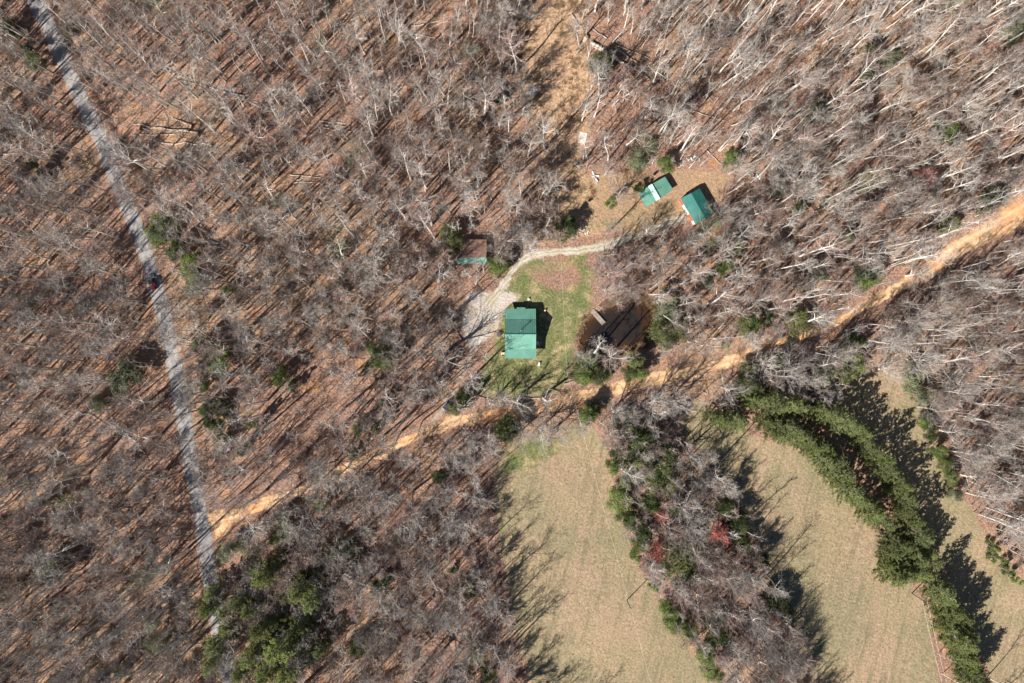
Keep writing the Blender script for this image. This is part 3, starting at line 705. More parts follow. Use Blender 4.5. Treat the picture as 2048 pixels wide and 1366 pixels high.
small('boulder', 1171, 79, lambda m: m.tube([Vector((0,-1.4,.3)), Vector((.1,-.9,.5)), Vector((0,0,.7)), Vector((-.1,.9,.5)), Vector((0,1.3,.3))], [.2, .75, .95, .7, .15], 8), 'cream coloured boulder at the upper left end of the big fallen trunks', 'boulder', R(-35), simple('cream_rock', (0.66, 0.52, 0.34), (0.48, 0.34, 0.20), 1.2))

def board_pile(px, py, n, spread, lenr, mats, label, cat, rz, seed, name='scrap_pile', hgt=.35):
    rs = random.Random(seed); x, y = W(px, py)
    mb = MB()
    for i in range(n):
        L = rs.uniform(*lenr); wd = rs.uniform(.12, .55)*min(1, L)
        M = Matrix.Translation((rs.gauss(0, spread[0]), rs.gauss(0, spread[1]), rs.uniform(.02, hgt))) @ Matrix.Rotation(rs.gauss(0, .7), 4, 'Z') @ Matrix.Rotation(rs.gauss(0, .2), 4, 'X') @ Matrix.Rotation(rs.gauss(0, .15), 4, 'Y')
        mb.box(-wd/2, wd/2, -L/2, L/2, 0, .08+rs.random()*.12, M, rs.randrange(len(mats)))
    o = mb.build(name, mats); o.location = (x, y, H1(px, py)); o.rotation_euler = (0, 0, rz)
    return tag(o, label, cat, kind='stuff' if name in ('rubble_heap', 'stone_row') else None)
BLUEG = simple('pale_blue_sheet_metal', (0.50, 0.57, 0.64), (0.3, 0.36, 0.42), 1.5)
TANB = simple('tan_rubble', (0.62, 0.46, 0.34), (0.4, 0.27, 0.18), 1.5)
board_pile(1190, 354, 9, (.35, .9), (1.6, 3.6), [WHITE, WOOD], 'small stack of weathered white boards above the driveway clearing', 'board stack', R(22), 1, 'board_stack')
board_pile(1067, 181, 26, (.5, 1.0), (.4, 1.3), [WHITE, BLUEG, BLUEG], 'heap of white and blue scrap left of the brushy clearing', 'scrap heap', R(-8), 2, 'scrap_heap')
board_pile(1162, 460, 60, (1.9, 1.3), (.25, .9), [TANB, WHITE, TANB], 'scattered pinkish rubble beside the dark bush above the driveway', 'rubble', 0, 3, 'rubble_heap')
board_pile(1388, 318, 22, (1.6, .9), (.3, 1.1), [WHITE, WOOD], 'white debris scattered at the wood edge above the red garage', 'debris', R(10), 4, 'debris_heap')
board_pile(1511, 351, 20, (1.0, 1.0), (.4, 1.6), [BLUEG, WHITE, DARK], 'pale blue sheet scrap in the woods right of the red garage', 'scrap heap', R(30), 5, 'scrap_heap')
board_pile(1310, 402, 10, (1.2, .35), (.3, .8), [CONC, WHITE], 'low pale stones along the lower side of the two-tone shed', 'stones', R(27), 6, 'stone_row')
board_pile(1052, 778, 4, (.5, .2), (.4, .8), [WHITE], 'small white blocks on the grass below the farmhouse near the dirt road', 'blocks', R(45), 8, 'block_row')

# ---- utility poles and wires
CREOS = simple('dark_creosote_pole', (0.14, 0.10, 0.075), (0.09, 0.065, 0.05), 2)
POLES = [(1086,-150,9.0),(1122,520,9.0),(1130,742,9.0),(1253.5,1199,8.2),(1330,1480,9.0),(1823.5,1186.5,8.6),(1905,1500,9.0)]
PT = []
for i, (px, py, hh) in enumerate(POLES):
    if i == 1: PT.append(None); continue
    x, y = W(px, py); z = H1(px, py); root = empty('utility_pole', (x, y, z), R(75 if i < 5 else 80)-math.pi/2)
    tag(root, {0: 'wooden utility pole beyond the top of the clearing', 2: 'wooden utility pole between the farmhouse lawn and the dirt road', 3: 'utility pole standing alone in the tan left hay field with a long thin shadow',
         4: 'wooden utility pole beyond the lower end of the left hay field', 5: 'tall utility pole at the lower tip of the curved pine rows', 6: 'wooden utility pole beyond the lower end of the right pine row'}[i], 'utility pole')
    m = MB(); m.cyl(0, 0, -.5, hh, .19, 8, .14); m.build('pole', CREOS, root)
    m = MB(); m.box(-1.0, 1.0, -.06, .06, hh-.75, hh-.6); m.build('crossarm', CREOS, root)
    for s in (-.9, .9):
        q = MB(); q.cyl(s, 0, hh-.6, hh-.35, .07, 8); q.build('insulator', WHITE, root)
    if i == 2:
        q = MB(); q.cyl(.45, 0, hh-2.0, hh-1.0, .3, 12); q.build('transformer', STEEL, root)
    PT.append((root, x, y, z+hh-.33))
def wire(i, j, offs, label):
    A, B = PT[i], PT[j]; mb = MB()
    for s in offs:
        pa = Vector(A[1:])+Vector((s*math.cos(A[0].rotation_euler.z), s*math.sin(A[0].rotation_euler.z), 0)); pb = Vector(B[1:])+Vector((s*math.cos(B[0].rotation_euler.z), s*math.sin(B[0].rotation_euler.z), 0))
        pts = [pa.lerp(pb, t/20)-Vector((0, 0, 1.6*4*(t/20)*(1-t/20))) for t in range(21)]
        mb.tube(pts, [.02]*21, 4)
    tag(mb.build('power_line', simple('bare_aluminium_wire', (0.75, 0.70, 0.60), (0.65, 0.6, 0.5), 1, .4, .5)), label, 'power line')
wire(0, 2, (.0,), 'thin overhead wire running down the clearing to the farmhouse lawn')
wire(2, 3, (.0,), 'thin pale overhead wire crossing the left hay field above the pole')
wire(3, 4, (.0,), 'thin pale overhead wire crossing the left hay field below the pole')
wire(5, 6, (-.9, .9), 'pair of pale overhead wires running beside the right pine row')

# ------------------------------------------------------------------ tree makers
def rv(rs, s=1.0): return Vector((rs.gauss(0, s), rs.gauss(0, s), rs.gauss(0, s)))
def path(rs, p, d, L, n, wob, up):
    pts = [p.copy()]; d = d.normalized(); st = L/n
    for i in range(n):
        d = (d+rv(rs, wob)+Vector((0, 0, up))).normalized(); p = p+d*st; pts.append(p.copy())
    return pts
def at_path(pts, t):
    k = min(int(t*(len(pts)-1)), len(pts)-2); f = t*(len(pts)-1)-k
    return pts[k].lerp(pts[k+1], f), (pts[k+1]-pts[k]).normalized()
def off_dir(rs, d, ang):
    a = d.orthogonal().normalized(); a = Matrix.Rotation(rs.uniform(0, 2*math.pi), 3, d) @ a
    return (d*math.cos(ang)+a*math.sin(ang)).normalized()
def twig(mb, p, d, L, wd, rs):
    s = d.cross(rv(rs)).normalized()*wd/2
    mb.tri(p-s, p+s, p+d*L)
def bare_tree(seed, Ht, Rc, cb, nl, kind='forest', twigs=4, l3=5, thick=1.0, tw=.038):
    rs = random.Random(seed); T = MB(); C = MB()
    r0 = Ht*(0.0155 if kind != 'spread' else 0.027)*thick
    if kind == 'spread':
        trunk = path(rs, Vector((0,0,-.4)), Vector((rs.gauss(0,.04), rs.gauss(0,.04), 1)), Ht*.62, 6, .07, .05)
        tips = [r0*(1-.07*i) for i in range(7)]
    else:
        trunk = path(rs, Vector((0,0,-.4)), Vector((rs.gauss(0,.05), rs.gauss(0,.05), 1)), Ht*.97, 9, .04, .03)
        tips = [r0*(1-.093*i)+.015 for i in range(10)]
    T.tube(trunk, tips, 7)
    az = rs.uniform(0, 6.28)
    for i in range(nl):
        t = cb+(0.97-cb)*(i/(nl-1))**0.9 if nl > 1 else 1
        az += 2.4+rs.gauss(0, .35)
        p, _ = at_path(trunk, t)
        u = (t-cb)/(1-cb)
        if kind == 'spread': el = R(rs.uniform(12, 38)+38*u); L = Rc*rs.uniform(.85, 1.2)*(1.05-.25*u)
        else: el = R(rs.uniform(25, 48)+24*u); L = Rc*rs.uniform(.8, 1.25)*(0.75+.9*u*(1-u)*1.6+0.15)
        d = Vector((math.cos(az)*math.cos(el), math.sin(az)*math.cos(el), math.sin(el)))
        rr = max(.07, tips[min(int(t*len(tips)), len(tips)-1)]*(rs.uniform(.22, .5) if kind == 'spread' else rs.uniform(.4, .62)))
        lp = path(rs, p, d, L, 5, .085 if kind == 'spread' else .08, .05)
        T.tube(lp, [rr*(1-.17*k) for k in range(6)], 5, cap=False)
        n2 = 8 if kind == 'spread' else 5
        for j in range(n2):
            t2 = .25+.73*j/(n2-1); q, dd = at_path(lp, t2)
            d2 = off_dir(rs, dd, R(rs.uniform(28, 55))); d2.z += .12
            L2 = L*rs.uniform(.32, .55)*(1.15-.45*t2)
            bp = path(rs, q, d2, L2, 3, .12, .05)
            C.tube(bp, [max(.036, rr*.42)*k for k in (1, .8, .6, .4)], 3, cap=False)
            for k in range(l3):
                t3 = .2+.78*k/(l3-1); s, d3 = at_path(bp, t3)
                d4 = off_dir(rs, d3, R(rs.uniform(25, 55))); d4.z += .1; L3 = L2*rs.uniform(.35, .6)+.25
                sp = path(rs, s, d4, L3, 2, .12, .05)
                C.tube(sp, [tw*.68, tw*.5, tw*.25], 3, cap=False)
                for m in range(twigs):
                    a, dq = at_path(sp, .2+.78*m/max(1, twigs-1))
                    twig(C, a, off_dir(rs, dq, R(rs.uniform(20, 55))), rs.uniform(.35, .95), tw, rs)
    return T, C

def leafy(seed, Ht, Rc, base, n, leaf, shape='round', lobes=9):
    """evergreen crown: lobes filled with leaf-sized faces, thicker towards their outside"""
    rs = random.Random(seed); T = MB(); C = MB()
    trunk = path(rs, Vector((0,0,-.3)), Vector((0,0,1)), Ht*.85, 5, .05, .05); T.tube(trunk, [Ht*.016*(1-.15*i) for i in range(6)], 6)
    L = []
    for i in range(lobes):
        a = rs.uniform(0, 6.28); h = rs.random()
        if shape == 'cone': rad = Rc*(1-h)**.8*.75; z = base+(Ht-base)*h; lr = Rc*(.42-.2*h)
        else: rad = Rc*.78*math.sqrt(rs.random())*math.cos((h-.35)*1.3); z = base+(Ht-base)*(.15+.7*h); lr = Rc*rs.uniform(.22, .46)
        c = Vector((math.cos(a)*rad, math.sin(a)*rad, z)); L.append((c, lr))
        q, _ = at_path(trunk, min(.95, max(.1, (z-lr*.5)/(Ht*.85)))); T.tube([q, q.lerp(c, .6), c], [Ht*.007, Ht*.005, .01], 4, cap=False)
    tot = sum(l[1]**2 for l in L)
    for c, lr in L:
        k = int(n*lr*lr/tot)
        for _ in range(k):
            d = rv(rs).normalized(); r = lr*(rs.random()**.38)*(1.35 if rs.random() < .12 else 1)*(1+.18*math.sin(5*d.x+seed)*math.cos(4*d.y))
            p = c+Vector((d.x*r, d.y*r, d.z*r*.85))
            nrm = (d*.8+rv(rs, .55)+Vector((0,0,.3))).normalized(); a = nrm.orthogonal().normalized(); a = Matrix.Rotation(rs.uniform(0, 6.28), 3, nrm) @ a; b = nrm.cross(a)
            s = leaf*rs.uniform(.6, 1.3)
            C.quad(p-a*s, p-b*s*.5, p+a*s, p+b*s*.5)
    return T, C

def pine(seed, Ht, Rc, base=.32, dens=1.0):
    rs = random.Random(seed); T = MB(); C = MB()
    trunk = path(rs, Vector((0,0,-.4)), Vector((0,0,1)), Ht, 7, .015, .03); T.tube(trunk, [Ht*.0125*(1-.125*i)+.02 for i in range(8)], 7)
    nw = 11; az = rs.uniform(0, 6)
    for i in range(nw):
        t = base+(0.98-base)*i/(nw-1); u = (t-base)/(1-base)
        L = Rc*min(1, .8+1.0*u)*(1-u)**.6*1.12+.3
        if i < 1: L *= .85
        nb = 6 if u < .8 else 4
        for j in range(nb):
            az += 6.283/nb+rs.gauss(0, .25)
            el = R(rs.uniform(5, 25)+30*u); d = Vector((math.cos(az)*math.cos(el), math.sin(az)*math.cos(el), math.sin(el)))
            p, _ = at_path(trunk, min(.99, t+rs.uniform(-.02, .02)))
            bp = path(rs, p, d, L*rs.uniform(.75, 1.15), 4, .08, .05)
            T.tube(bp, [.06, .045, .035, .025, .012], 4, cap=False)
            nc = max(4, int(L*2.9*dens))
            for k in range(nc):
                q, dd = at_path(bp, min(.99, .3+.72*(k+rs.random()*.5)/nc))
                q = q+rv(rs, .22)
                for _ in range(13):
                    e = (rv(rs).normalized()+Vector((0,0,.45))+dd*.3).normalized(); s = e.cross(rv(rs)).normalized()*.07
                    ln = rs.uniform(.28, .5)
                    C.quad(q, q+e*ln*.5-s, q+e*ln, q+e*ln*.5+s)
    return T, C

def brush_mesh(seed):
    rs = random.Random(seed); C = MB()
    for i in range(rs.randint(6, 10)):
        a = rs.uniform(0, 6.28); b = Vector((rs.gauss(0, .5), rs.gauss(0, .5), -.05))
        st = path(rs, b, Vector((math.cos(a)*.5, math.sin(a)*.5, 1)), rs.uniform(1.2, 3.6), 3, .15, .02)
        C.tube(st, [.025, .02, .014, .008], 3, cap=False)
        for k in range(12):
            q, d = at_path(st, rs.uniform(.25, 1)); twig(C, q, off_dir(rs, d, R(rs.uniform(20, 60))), rs.uniform(.4, 1.0), .032, rs)
    return C

# ------------------------------------------------------------------ tree library
def lib(fn, argsets, mt, mc):
    out = []
    for a in argsets:
        T, C = fn(*a[:-1] if isinstance(a[-1], dict) else a, **(a[-1] if isinstance(a[-1], dict) else {}))
        out.append({'t': T.mesh('trunk', mt), 'c': C.mesh('crown', mc), 'T': T, 'C': C, 'a': a})
    return out
rs0 = random.Random(11)
FOREST = lib(bare_tree, [(100+i, rs0.uniform(19.5, 25.5), rs0.uniform(3.2, 4.8), rs0.uniform(.46, .60), rs0.randint(9, 11), {'twigs': 3+i % 3, 'l3': 4+i % 2, 'thick': .95+.08*(i % 4), 'tw': .034+.005*(i % 4)}) for i in range(12)], BARK, TW_GREY)
SPREAD = lib(bare_tree, [(200+i, rs0.uniform(16, 20), rs0.uniform(6.8, 8.6), rs0.uniform(.30, .48), rs0.randint(14, 18), {'kind': 'spread', 'twigs': 4, 'l3': 5, 'tw': .046+.006*(i % 3)}) for i in range(7)], BARK, TW_GREY)
OAK = lib(bare_tree, [(250+i, 18.5+i, 7.2, .38, 9, {'kind': 'spread', 'twigs': 2, 'l3': 3, 'tw': .04, 'thick': 1.25}) for i in range(3)], BARK, TW_GREY)
SAPL = lib(bare_tree, [(300+i, rs0.uniform(12, 18), rs0.uniform(1.5, 2.3), rs0.uniform(.45, .6), 7, {'twigs': 2, 'l3': 3, 'thick': .85}) for i in range(5)], BARK, TW_GREY)
BUSHY = lib(bare_tree, [(400+i, rs0.uniform(11, 14), rs0.uniform(3.4, 4.4), rs0.uniform(.2, .3), 11, {'twigs': 5, 'l3': 5, 'kind': 'spread', 'thick': .45, 'tw': .052}) for i in range(4)], BARKD, TW_BROWN)
PINE = lib(pine, [(500+i, rs0.uniform(14.5, 17.5), rs0.uniform(4.9, 5.7), rs0.uniform(.04, .10), 1.5) for i in range(6)], BARKD, NEEDLE)
EVG = lib(leafy, [(600+i, rs0.uniform(7, 9), rs0.uniform(3.0, 3.4), 1.0, 5600, .16, {'lobes': 14}) for i in range(5)], BARKD, LF_DARK)
CEDAR = lib(leafy, [(700+i, rs0.uniform(6, 7.5), 1.6, .4, 2200, .13, {'shape': 'cone', 'lobes': 10}) for i in range(3)], BARKD, LF_DARK)
_mc = {}
def crown_mesh(v, mat):
    k = (id(v), mat.name)
    if k not in _mc:
        m = v['c']
        if m.materials[0] != mat:
            m = m.copy(); m.materials[0] = mat
        _mc[k] = m
    return _mc[k]

TREES = []     # every single tree: dict(kind, base px, root, look)
def plant(name, v, px, py, sc_, mat, rot=None, sz=None, crown='crown', info=None):
    x, y = W(px, py); z = H1(px, py)
    root = empty(name, (x, y, z), rot if rot is not None else rsP.uniform(0, 6.28)); root.scale = (sc_, sc_, sz or sc_)
    if name == 'bare_tree': root.rotation_euler[0] = rsP.gauss(0, .035); root.rotation_euler[1] = rsP.gauss(0, .035); root.scale = (sc_*rsP.uniform(.9, 1.1), sc_, sc_*rsP.uniform(.92, 1.1))
    a = bpy.data.objects.new('trunk', v['t']); b = bpy.data.objects.new(crown, crown_mesh(v, mat))
    for o in (a, b): col.objects.link(o); o.parent = root
    TREES.append(dict(root=root, px=px, py=py, h=v['a'][1]*(sz or sc_), **(info or {})))
    return root
rsP = random.Random(5)
def under(px, py, z): k = 1-z/CAMH; return 1024+(px-1024)*k, 683+(py-683)*k   # where a crown seen at px,py with height z stands

# ---- evergreens (apparent crown centre, radius in photo pixels, colour)
D_, B_, O_, U_ = LF_DARK, LF_BRIGHT, LF_OLIVE, LF_DULL
EVL = [(8,48,14,D_),(42,92,10,D_),(62,124,15,B_),(128,56,11,D_),(303,455,26,B_),(318,466,15,D_),(342,496,16,D_),(372,520,20,B_),(378,545,15,B_),(452,580,11,B_),(404,690,17,D_),(420,716,22,B_),(405,772,11,B_),(410,826,15,D_),(424,850,14,D_),(437,878,10,B_),(218,752,28,U_),(480,905,8,B_),(190,810,14,U_),
 (904,470,19,O_),(998,530,17,B_),(750,708,20,B_),(770,728,15,O_),(730,738,7,B_),(758,810,8,B_),(770,831,8,D_),(557,752,15,B_),(580,775,10,D_),(715,860,11,D_),(750,862,10,D_),(925,796,14,D_),(908,818,12,O_),(1015,860,26,O_),(1130,455,17,D_),(1141,436,10,D_),(700,908,10,U_),
 (1335,325,13,B_),(1464,317,15,B_),(1278,318,15,U_),(1283,374,8,D_),(1208,118,20,D_),(1226,400,9,B_),(1745,95,13,D_),(1741,150,14,D_),(1790,112,15,U_),(1631,215,15,D_),(1628,232,10,D_),(1906,257,22,B_),(2034,60,16,U_),(2005,395,24,U_),(1905,448,14,B_),(1603,415,12,D_),(1560,380,14,U_),
 (1348,665,27,O_),(1338,610,24,U_),(1503,650,19,B_),(1455,688,8,B_),(1272,722,17,O_),(1260,744,13,D_),(1280,745,14,B_),(1176,728,20,O_),(1195,752,15,D_),(1175,755,16,B_),(1158,746,14,O_),(1212,746,11,B_),(1471,494,15,O_),(1455,530,13,B_),(1178,832,17,B_),(1185,820,12,D_),
 (1268,872,22,O_),(1285,895,20,O_),(1310,925,27,O_),(1300,900,20,D_),(1325,905,18,D_),(1327,962,22,O_),(1305,945,18,D_),(1232,930,12,B_),(1248,915,16,D_),(1240,1003,15,B_),(1262,965,15,O_),(1270,1045,13,D_),(1252,1035,11,D_),(1288,1068,14,D_),(1279,1090,12,B_),(1276,1118,9,B_),(1300,1010,14,D_),(1380,1140,31,O_),(1352,1020,13,D_),(1480,1050,16,D_),(1490,1085,13,B_),(1452,1015,13,D_),
 (1312,1178,9,B_),(1333,1212,13,B_),(1343,1232,14,B_),(1357,1252,14,O_),(1378,1262,14,B_),(1450,1282,23,D_),(1412,1308,16,O_),(1420,1330,15,B_),(1430,1352,12,B_),(1560,1205,16,D_),(1578,1235,12,D_),(1525,1120,12,D_),
 (1603,645,20,O_),(1638,545,19,U_),(1614,566,13,U_),(1757,548,26,U_),(1730,558,16,B_),(1712,690,18,D_),(1722,722,20,B_),(1697,745,16,O_),(1664,748,20,U_),(1560,722,14,D_),(1500,745,16,O_),(1840,755,22,U_),(1855,845,11,B_),(1868,868,13,D_),(1880,905,14,B_),(1892,930,11,B_),(1905,955,13,O_),(1850,790,16,U_),(1915,990,11,U_),(2008,1122,10,B_),(2022,1145,10,O_),(2043,1165,9,B_),(1995,1098,9,B_),
 (78,1152,24,U_),(88,1130,12,D_),(112,1006,10,B_),(450,1108,15,U_),(905,1142,10,D_),(940,1175,10,B_),(942,1190,9,D_),(953,1310,14,O_),(975,1345,15,D_),(715,1297,14,B_),(760,1180,18,U_),(640,1012,13,U_),(700,1100,14,U_),(560,1060,20,U_),(548,1078,12,B_),(650,1170,15,D_),(300,1250,16,U_),(310,1290,18,U_),(190,1300,14,U_),(880,955,13,D_),(440,815,12,D_),(905,500,10,D_),(500,850,10,B_),(1540,640,12,U_),(1420,560,10,U_),(1700,470,12,U_),(230,1350,10,B_),(75,345,9,D_),(60,330,9,O_),(930,190,9,O_),(985,195,12,D_),(1010,90,10,D_)]
look_c = {D_.name: 'dark green', B_.name: 'bright green', O_.name: 'olive green', U_.name: 'dull grey green'}
for i, (px, py, r, mt) in enumerate(EVL):
    if r <= 10: v = CEDAR[i % 3]; s = r*MPP*1.35/1.55; nm = 'evergreen_shrub'
    else: v = EVG[i % 5]; s = r*MPP*(2.0 if 1200 < px < 1380 and 850 < py < 1010 else 1.75 if 1200 < px < 1600 and py > 850 else 1.5)/3.3; nm = 'evergreen_tree'
    hz = v['a'][1]*s*.7; q = under(px, py, hz)
    plant(nm, v, q[0], q[1], s, mt, crown='foliage', sz=min(1.25, max(s, .62*s+.35)), info=dict(kind='e', look=look_c[mt.name], size=r))

# ---- pines: the curved double row, its lower column and the stand at the lower left
PL = []
def row(pts, sp, jit, s=(.9, 1.1)):
    L = smooth_line(pts, 12); d = 0; last = None
    for x, y, _ in L:
        if last is not None: d += math.hypot(x-last[0], y-last[1])
        if last is None or d >= sp:
            PL.append((x+rsP.uniform(-jit, jit), y+rsP.uniform(-jit, jit), rsP.uniform(*s), 'row')); d = 0
        last = (x, y)
row([(1500,800),(1560,806),(1625,818),(1690,842)], 21, 3)
row([(1510,778),(1480,768)], 22, 3, (.7, .8))
row([(1705,850),(1740,888),(1775,930),(1808,985),(1830,1040),(1850,1090),(1872,1130)], 21, 3)
row([(1430,836),(1462,842),(1490,850)], 17, 3, (.85, .95))
row([(1535,848),(1585,862),(1630,886),(1672,925),(1705,975),(1738,1020),(1775,1052)], 20, 3)
row([(1550,866),(1600,882),(1650,922),(1690,980)], 26, 4, (.75, .9))
row([(1795,1085),(1785,1130),(1820,1150),(1850,1150)], 21, 4, (.9, 1.0))
row([(1812,1100),(1845,1118)], 20, 4)
row([(1790,1150),(1822,1128),(1858,1148)], 24, 5, (.8, .95))
row([(1885,1180),(1898,1215),(1912,1255),(1926,1295),(1940,1335),(1955,1375),(1968,1410)], 18, 4)
row([(1905,1195),(1925,1250),(1945,1310),(1965,1370)], 22, 4, (.8, 1.0))
for p in ((425,1190,1.0),(412,1218,.95),(445,1232,.8),(472,1208,1.05),(498,1222,.95),(530,1150,1.05),(508,1160,.85),(552,1128,.9),(598,1178,1.0),(622,1205,1.05),(572,1192,.8),(452,1255,1.0),(432,1290,.95),(424,1325,.85),(520,1262,1.1),(545,1245,.9),(562,1300,1.15),(592,1282,1.0),(607,1250,.95),(500,1318,1.1),(530,1345,1.0),(640,1300,.8),(575,1345,1.0),(485,1345,.8),(612,1325,.85)):
    PL.append((p[0], p[1], p[2]*1.1, 'stand'))
for i, (px, py, s, wh) in enumerate(PL):
    v = PINE[i % 6]; q = under(px, py, v['a'][1]*s*.6)
    plant('pine_tree', v, q[0], q[1], s*rsP.uniform(.74, 1.14), NEEDLE2 if (wh == 'stand') != (i % 3 == 0) else NEEDLE,  crown='needles', info=dict(kind='p', look='', size=18, wh=wh))

# ---- trees with red buds or young reddish twigs
for px, py, s, vi, mt, lk in ((1444,1074,1.2,0,TW_RED,'bright red'),(1316,1108,1.25,1,TW_RED,'rusty red'),(1855,355,1.15,2,TW_ROSE,'pinkish red'),(1330,1025,.9,3,TW_RED,'faded red'),(1248,140,1.0,0,TW_PINK,'pale pink'),(1300,1150,.9,1,TW_PINK,'pale mauve'),(672,590,1.0,2,TW_PINK,'dull mauve'),(222,322,1.1,3,TW_PINK,'washed out pink'),(1395,1180,.9,2,TW_PINK,'mauve')):
    v = BUSHY[vi]; q = under(px, py, 9)
    plant('budding_tree', v, q[0], q[1], s, mt, info=dict(kind='r', look=lk, size=30))

# ---- wide bare trees that stand out in the photo (apparent crown centre)
G_, N_, K_, E_ = TW_GREY, TW_BROWN, TW_PINK, TW_GREEN
SP = [(738,528,1.25,G_),(872,770,.9,G_),(1010,475,1.0,G_),(1048,468,.95,G_),(1062,490,.8,G_),(1393,684,1.0,N_),(1240,382,.85,N_),(1216,338,.75,N_),(1300,288,.85,E_),(1310,812,1.05,G_),(1352,806,1.0,G_),(1235,826,.9,G_),(1268,842,.85,G_),(1222,862,.85,K_),(1462,778,.9,G_),(1600,728,1.25,G_),(1538,735,.95,G_),(1680,700,.9,G_),(1640,760,.9,G_),(1590,775,.9,N_),(1478,1172,1.0,G_),(1358,928,.62,G_),(1370,1008,1.0,G_),(1398,1058,1.05,G_),(1345,1065,.9,K_),(1292,1022,.5,N_),(1265,1068,.6,G_),
 (1082,866,.95,G_),(1045,868,.8,G_),(1118,862,.85,G_),(932,890,.95,G_),(905,920,.85,G_),(1010,800,.7,G_),(1225,545,1.0,K_),(1262,575,.95,N_),(1240,606,.55,N_),(1415,460,1.0,E_),(1450,430,.9,G_),(1385,480,.8,G_),(1302,458,.75,N_),(1330,520,.85,G_),(1380,75,1.0,G_),(1450,60,.9,G_),(1290,45,.6,G_),(1510,250,.85,G_),(1480,330,.85,G_),(1560,200,.8,G_),
 (1855,45,1.15,G_),(1960,25,1.0,G_),(1620,290,1.05,G_),(1570,320,1.0,G_),(1600,350,1.1,G_),(1700,410,1.1,G_),(1640,150,.85,G_),(1790,260,.9,G_),(1960,200,1.0,G_),(1400,1230,.85,N_),(1360,1195,.8,K_),(1470,1240,.9,N_),(1520,1250,.95,G_),(1545,1300,1.0,G_),(1480,1320,.95,G_),(1580,1340,1.0,G_),(1500,1190,.85,N_),(1440,1130,.9,N_),(1530,1340,.9,N_),(1600,1280,.75,N_),
 (1850,640,1.1,G_),(1800,680,1.0,G_),(1900,600,1.1,G_),(1790,740,.9,G_),(1880,820,1.0,G_),(1940,760,1.1,G_),(1990,700,1.0,G_),(1930,870,1.0,G_),(2000,900,1.1,G_),(2010,1000,1.0,G_),(1960,960,.9,G_),(2030,1070,.8,G_),(1850,720,.9,G_),(2000,560,1.0,G_),(1850,545,.85,G_),
 (700,300,.85,E_),(715,330,.8,E_),(480,520,.75,G_),(230,580,.8,G_),(140,610,.8,G_),(175,690,.8,G_),(480,700,.8,G_),(640,690,.8,G_),(700,960,.9,G_),(640,960,.9,G_),(560,1000,.9,G_),(740,1000,.85,G_),(660,1130,.95,G_),(700,1210,1.0,K_),(760,1210,.95,G_),(690,1190,.8,N_),(760,1280,.95,G_),(830,1240,.85,G_),(850,1120,.9,G_),(800,1110,.85,N_),(900,1060,.9,G_),(590,1110,.9,N_),(560,1170,.8,N_),(460,1165,.7,N_),(160,1060,.75,G_),(240,930,.7,G_),(270,1250,.9,K_),(90,1300,.9,G_),(390,1340,.9,N_),(270,830,.7,E_),(355,505,.6,G_),(1060,25,.6,G_),(1045,215,.6,G_),(880,1330,.9,N_),(830,1330,.9,G_),(920,1230,.85,G_),(960,1010,.8,G_),(860,1000,.85,G_)]
tw_name = {TW_GREY.name: 'grey', TW_BROWN.name: 'brown', TW_PINK.name: 'pinkish', TW_GREEN.name: 'pale green'}
SP += [(1420+rsP.uniform(-80,110)+j*9, 1120+j*15+rsP.uniform(-20,20), rsP.uniform(.6,.9), (G_, N_, G_, K_)[j % 4]) for j in range(15)]
SP += [(rsP.uniform(470,960), rsP.uniform(960,1340), rsP.uniform(.7,1.0), (G_, G_, N_)[j % 3]) for j in range(26)]
SP += [(rsP.uniform(500,900), rsP.uniform(480,700), rsP.uniform(.6,.9), (G_, N_)[j % 2]) for j in range(12)]
SP += [(1215,580,.7,G_),(1258,584,.65,N_),(1205,520,.8,G_),(1270,520,.85,N_),(1165,850,.6,G_)]
bare = []
for i, (px, py, s, mt) in enumerate([(1027,806,1.05,G_),(1088,800,.9,G_),(934,818,.95,N_),(978,812,.8,G_),(880,712,1.2,G_),(1272,505,.85,N_),(842,392,1.1,G_),(1378,1012,1.0,G_),(1442,1165,.95,N_),(1530,1250,1.0,G_),(1385,905,.8,G_),(872,558,.9,G_)]):
    v = OAK[i % 3]; q = under(px, py, 11*s); bare.append(('thick-limbed', v, q[0], q[1], s*.95, mt, True))
for i, (px, py, s, mt) in enumerate(SP):
    v = SPREAD[i % 7]; q = under(px, py, v['a'][1]*s*.75)
    bare.append(('wide-crowned', v, q[0], q[1], s*.9, mt, True))

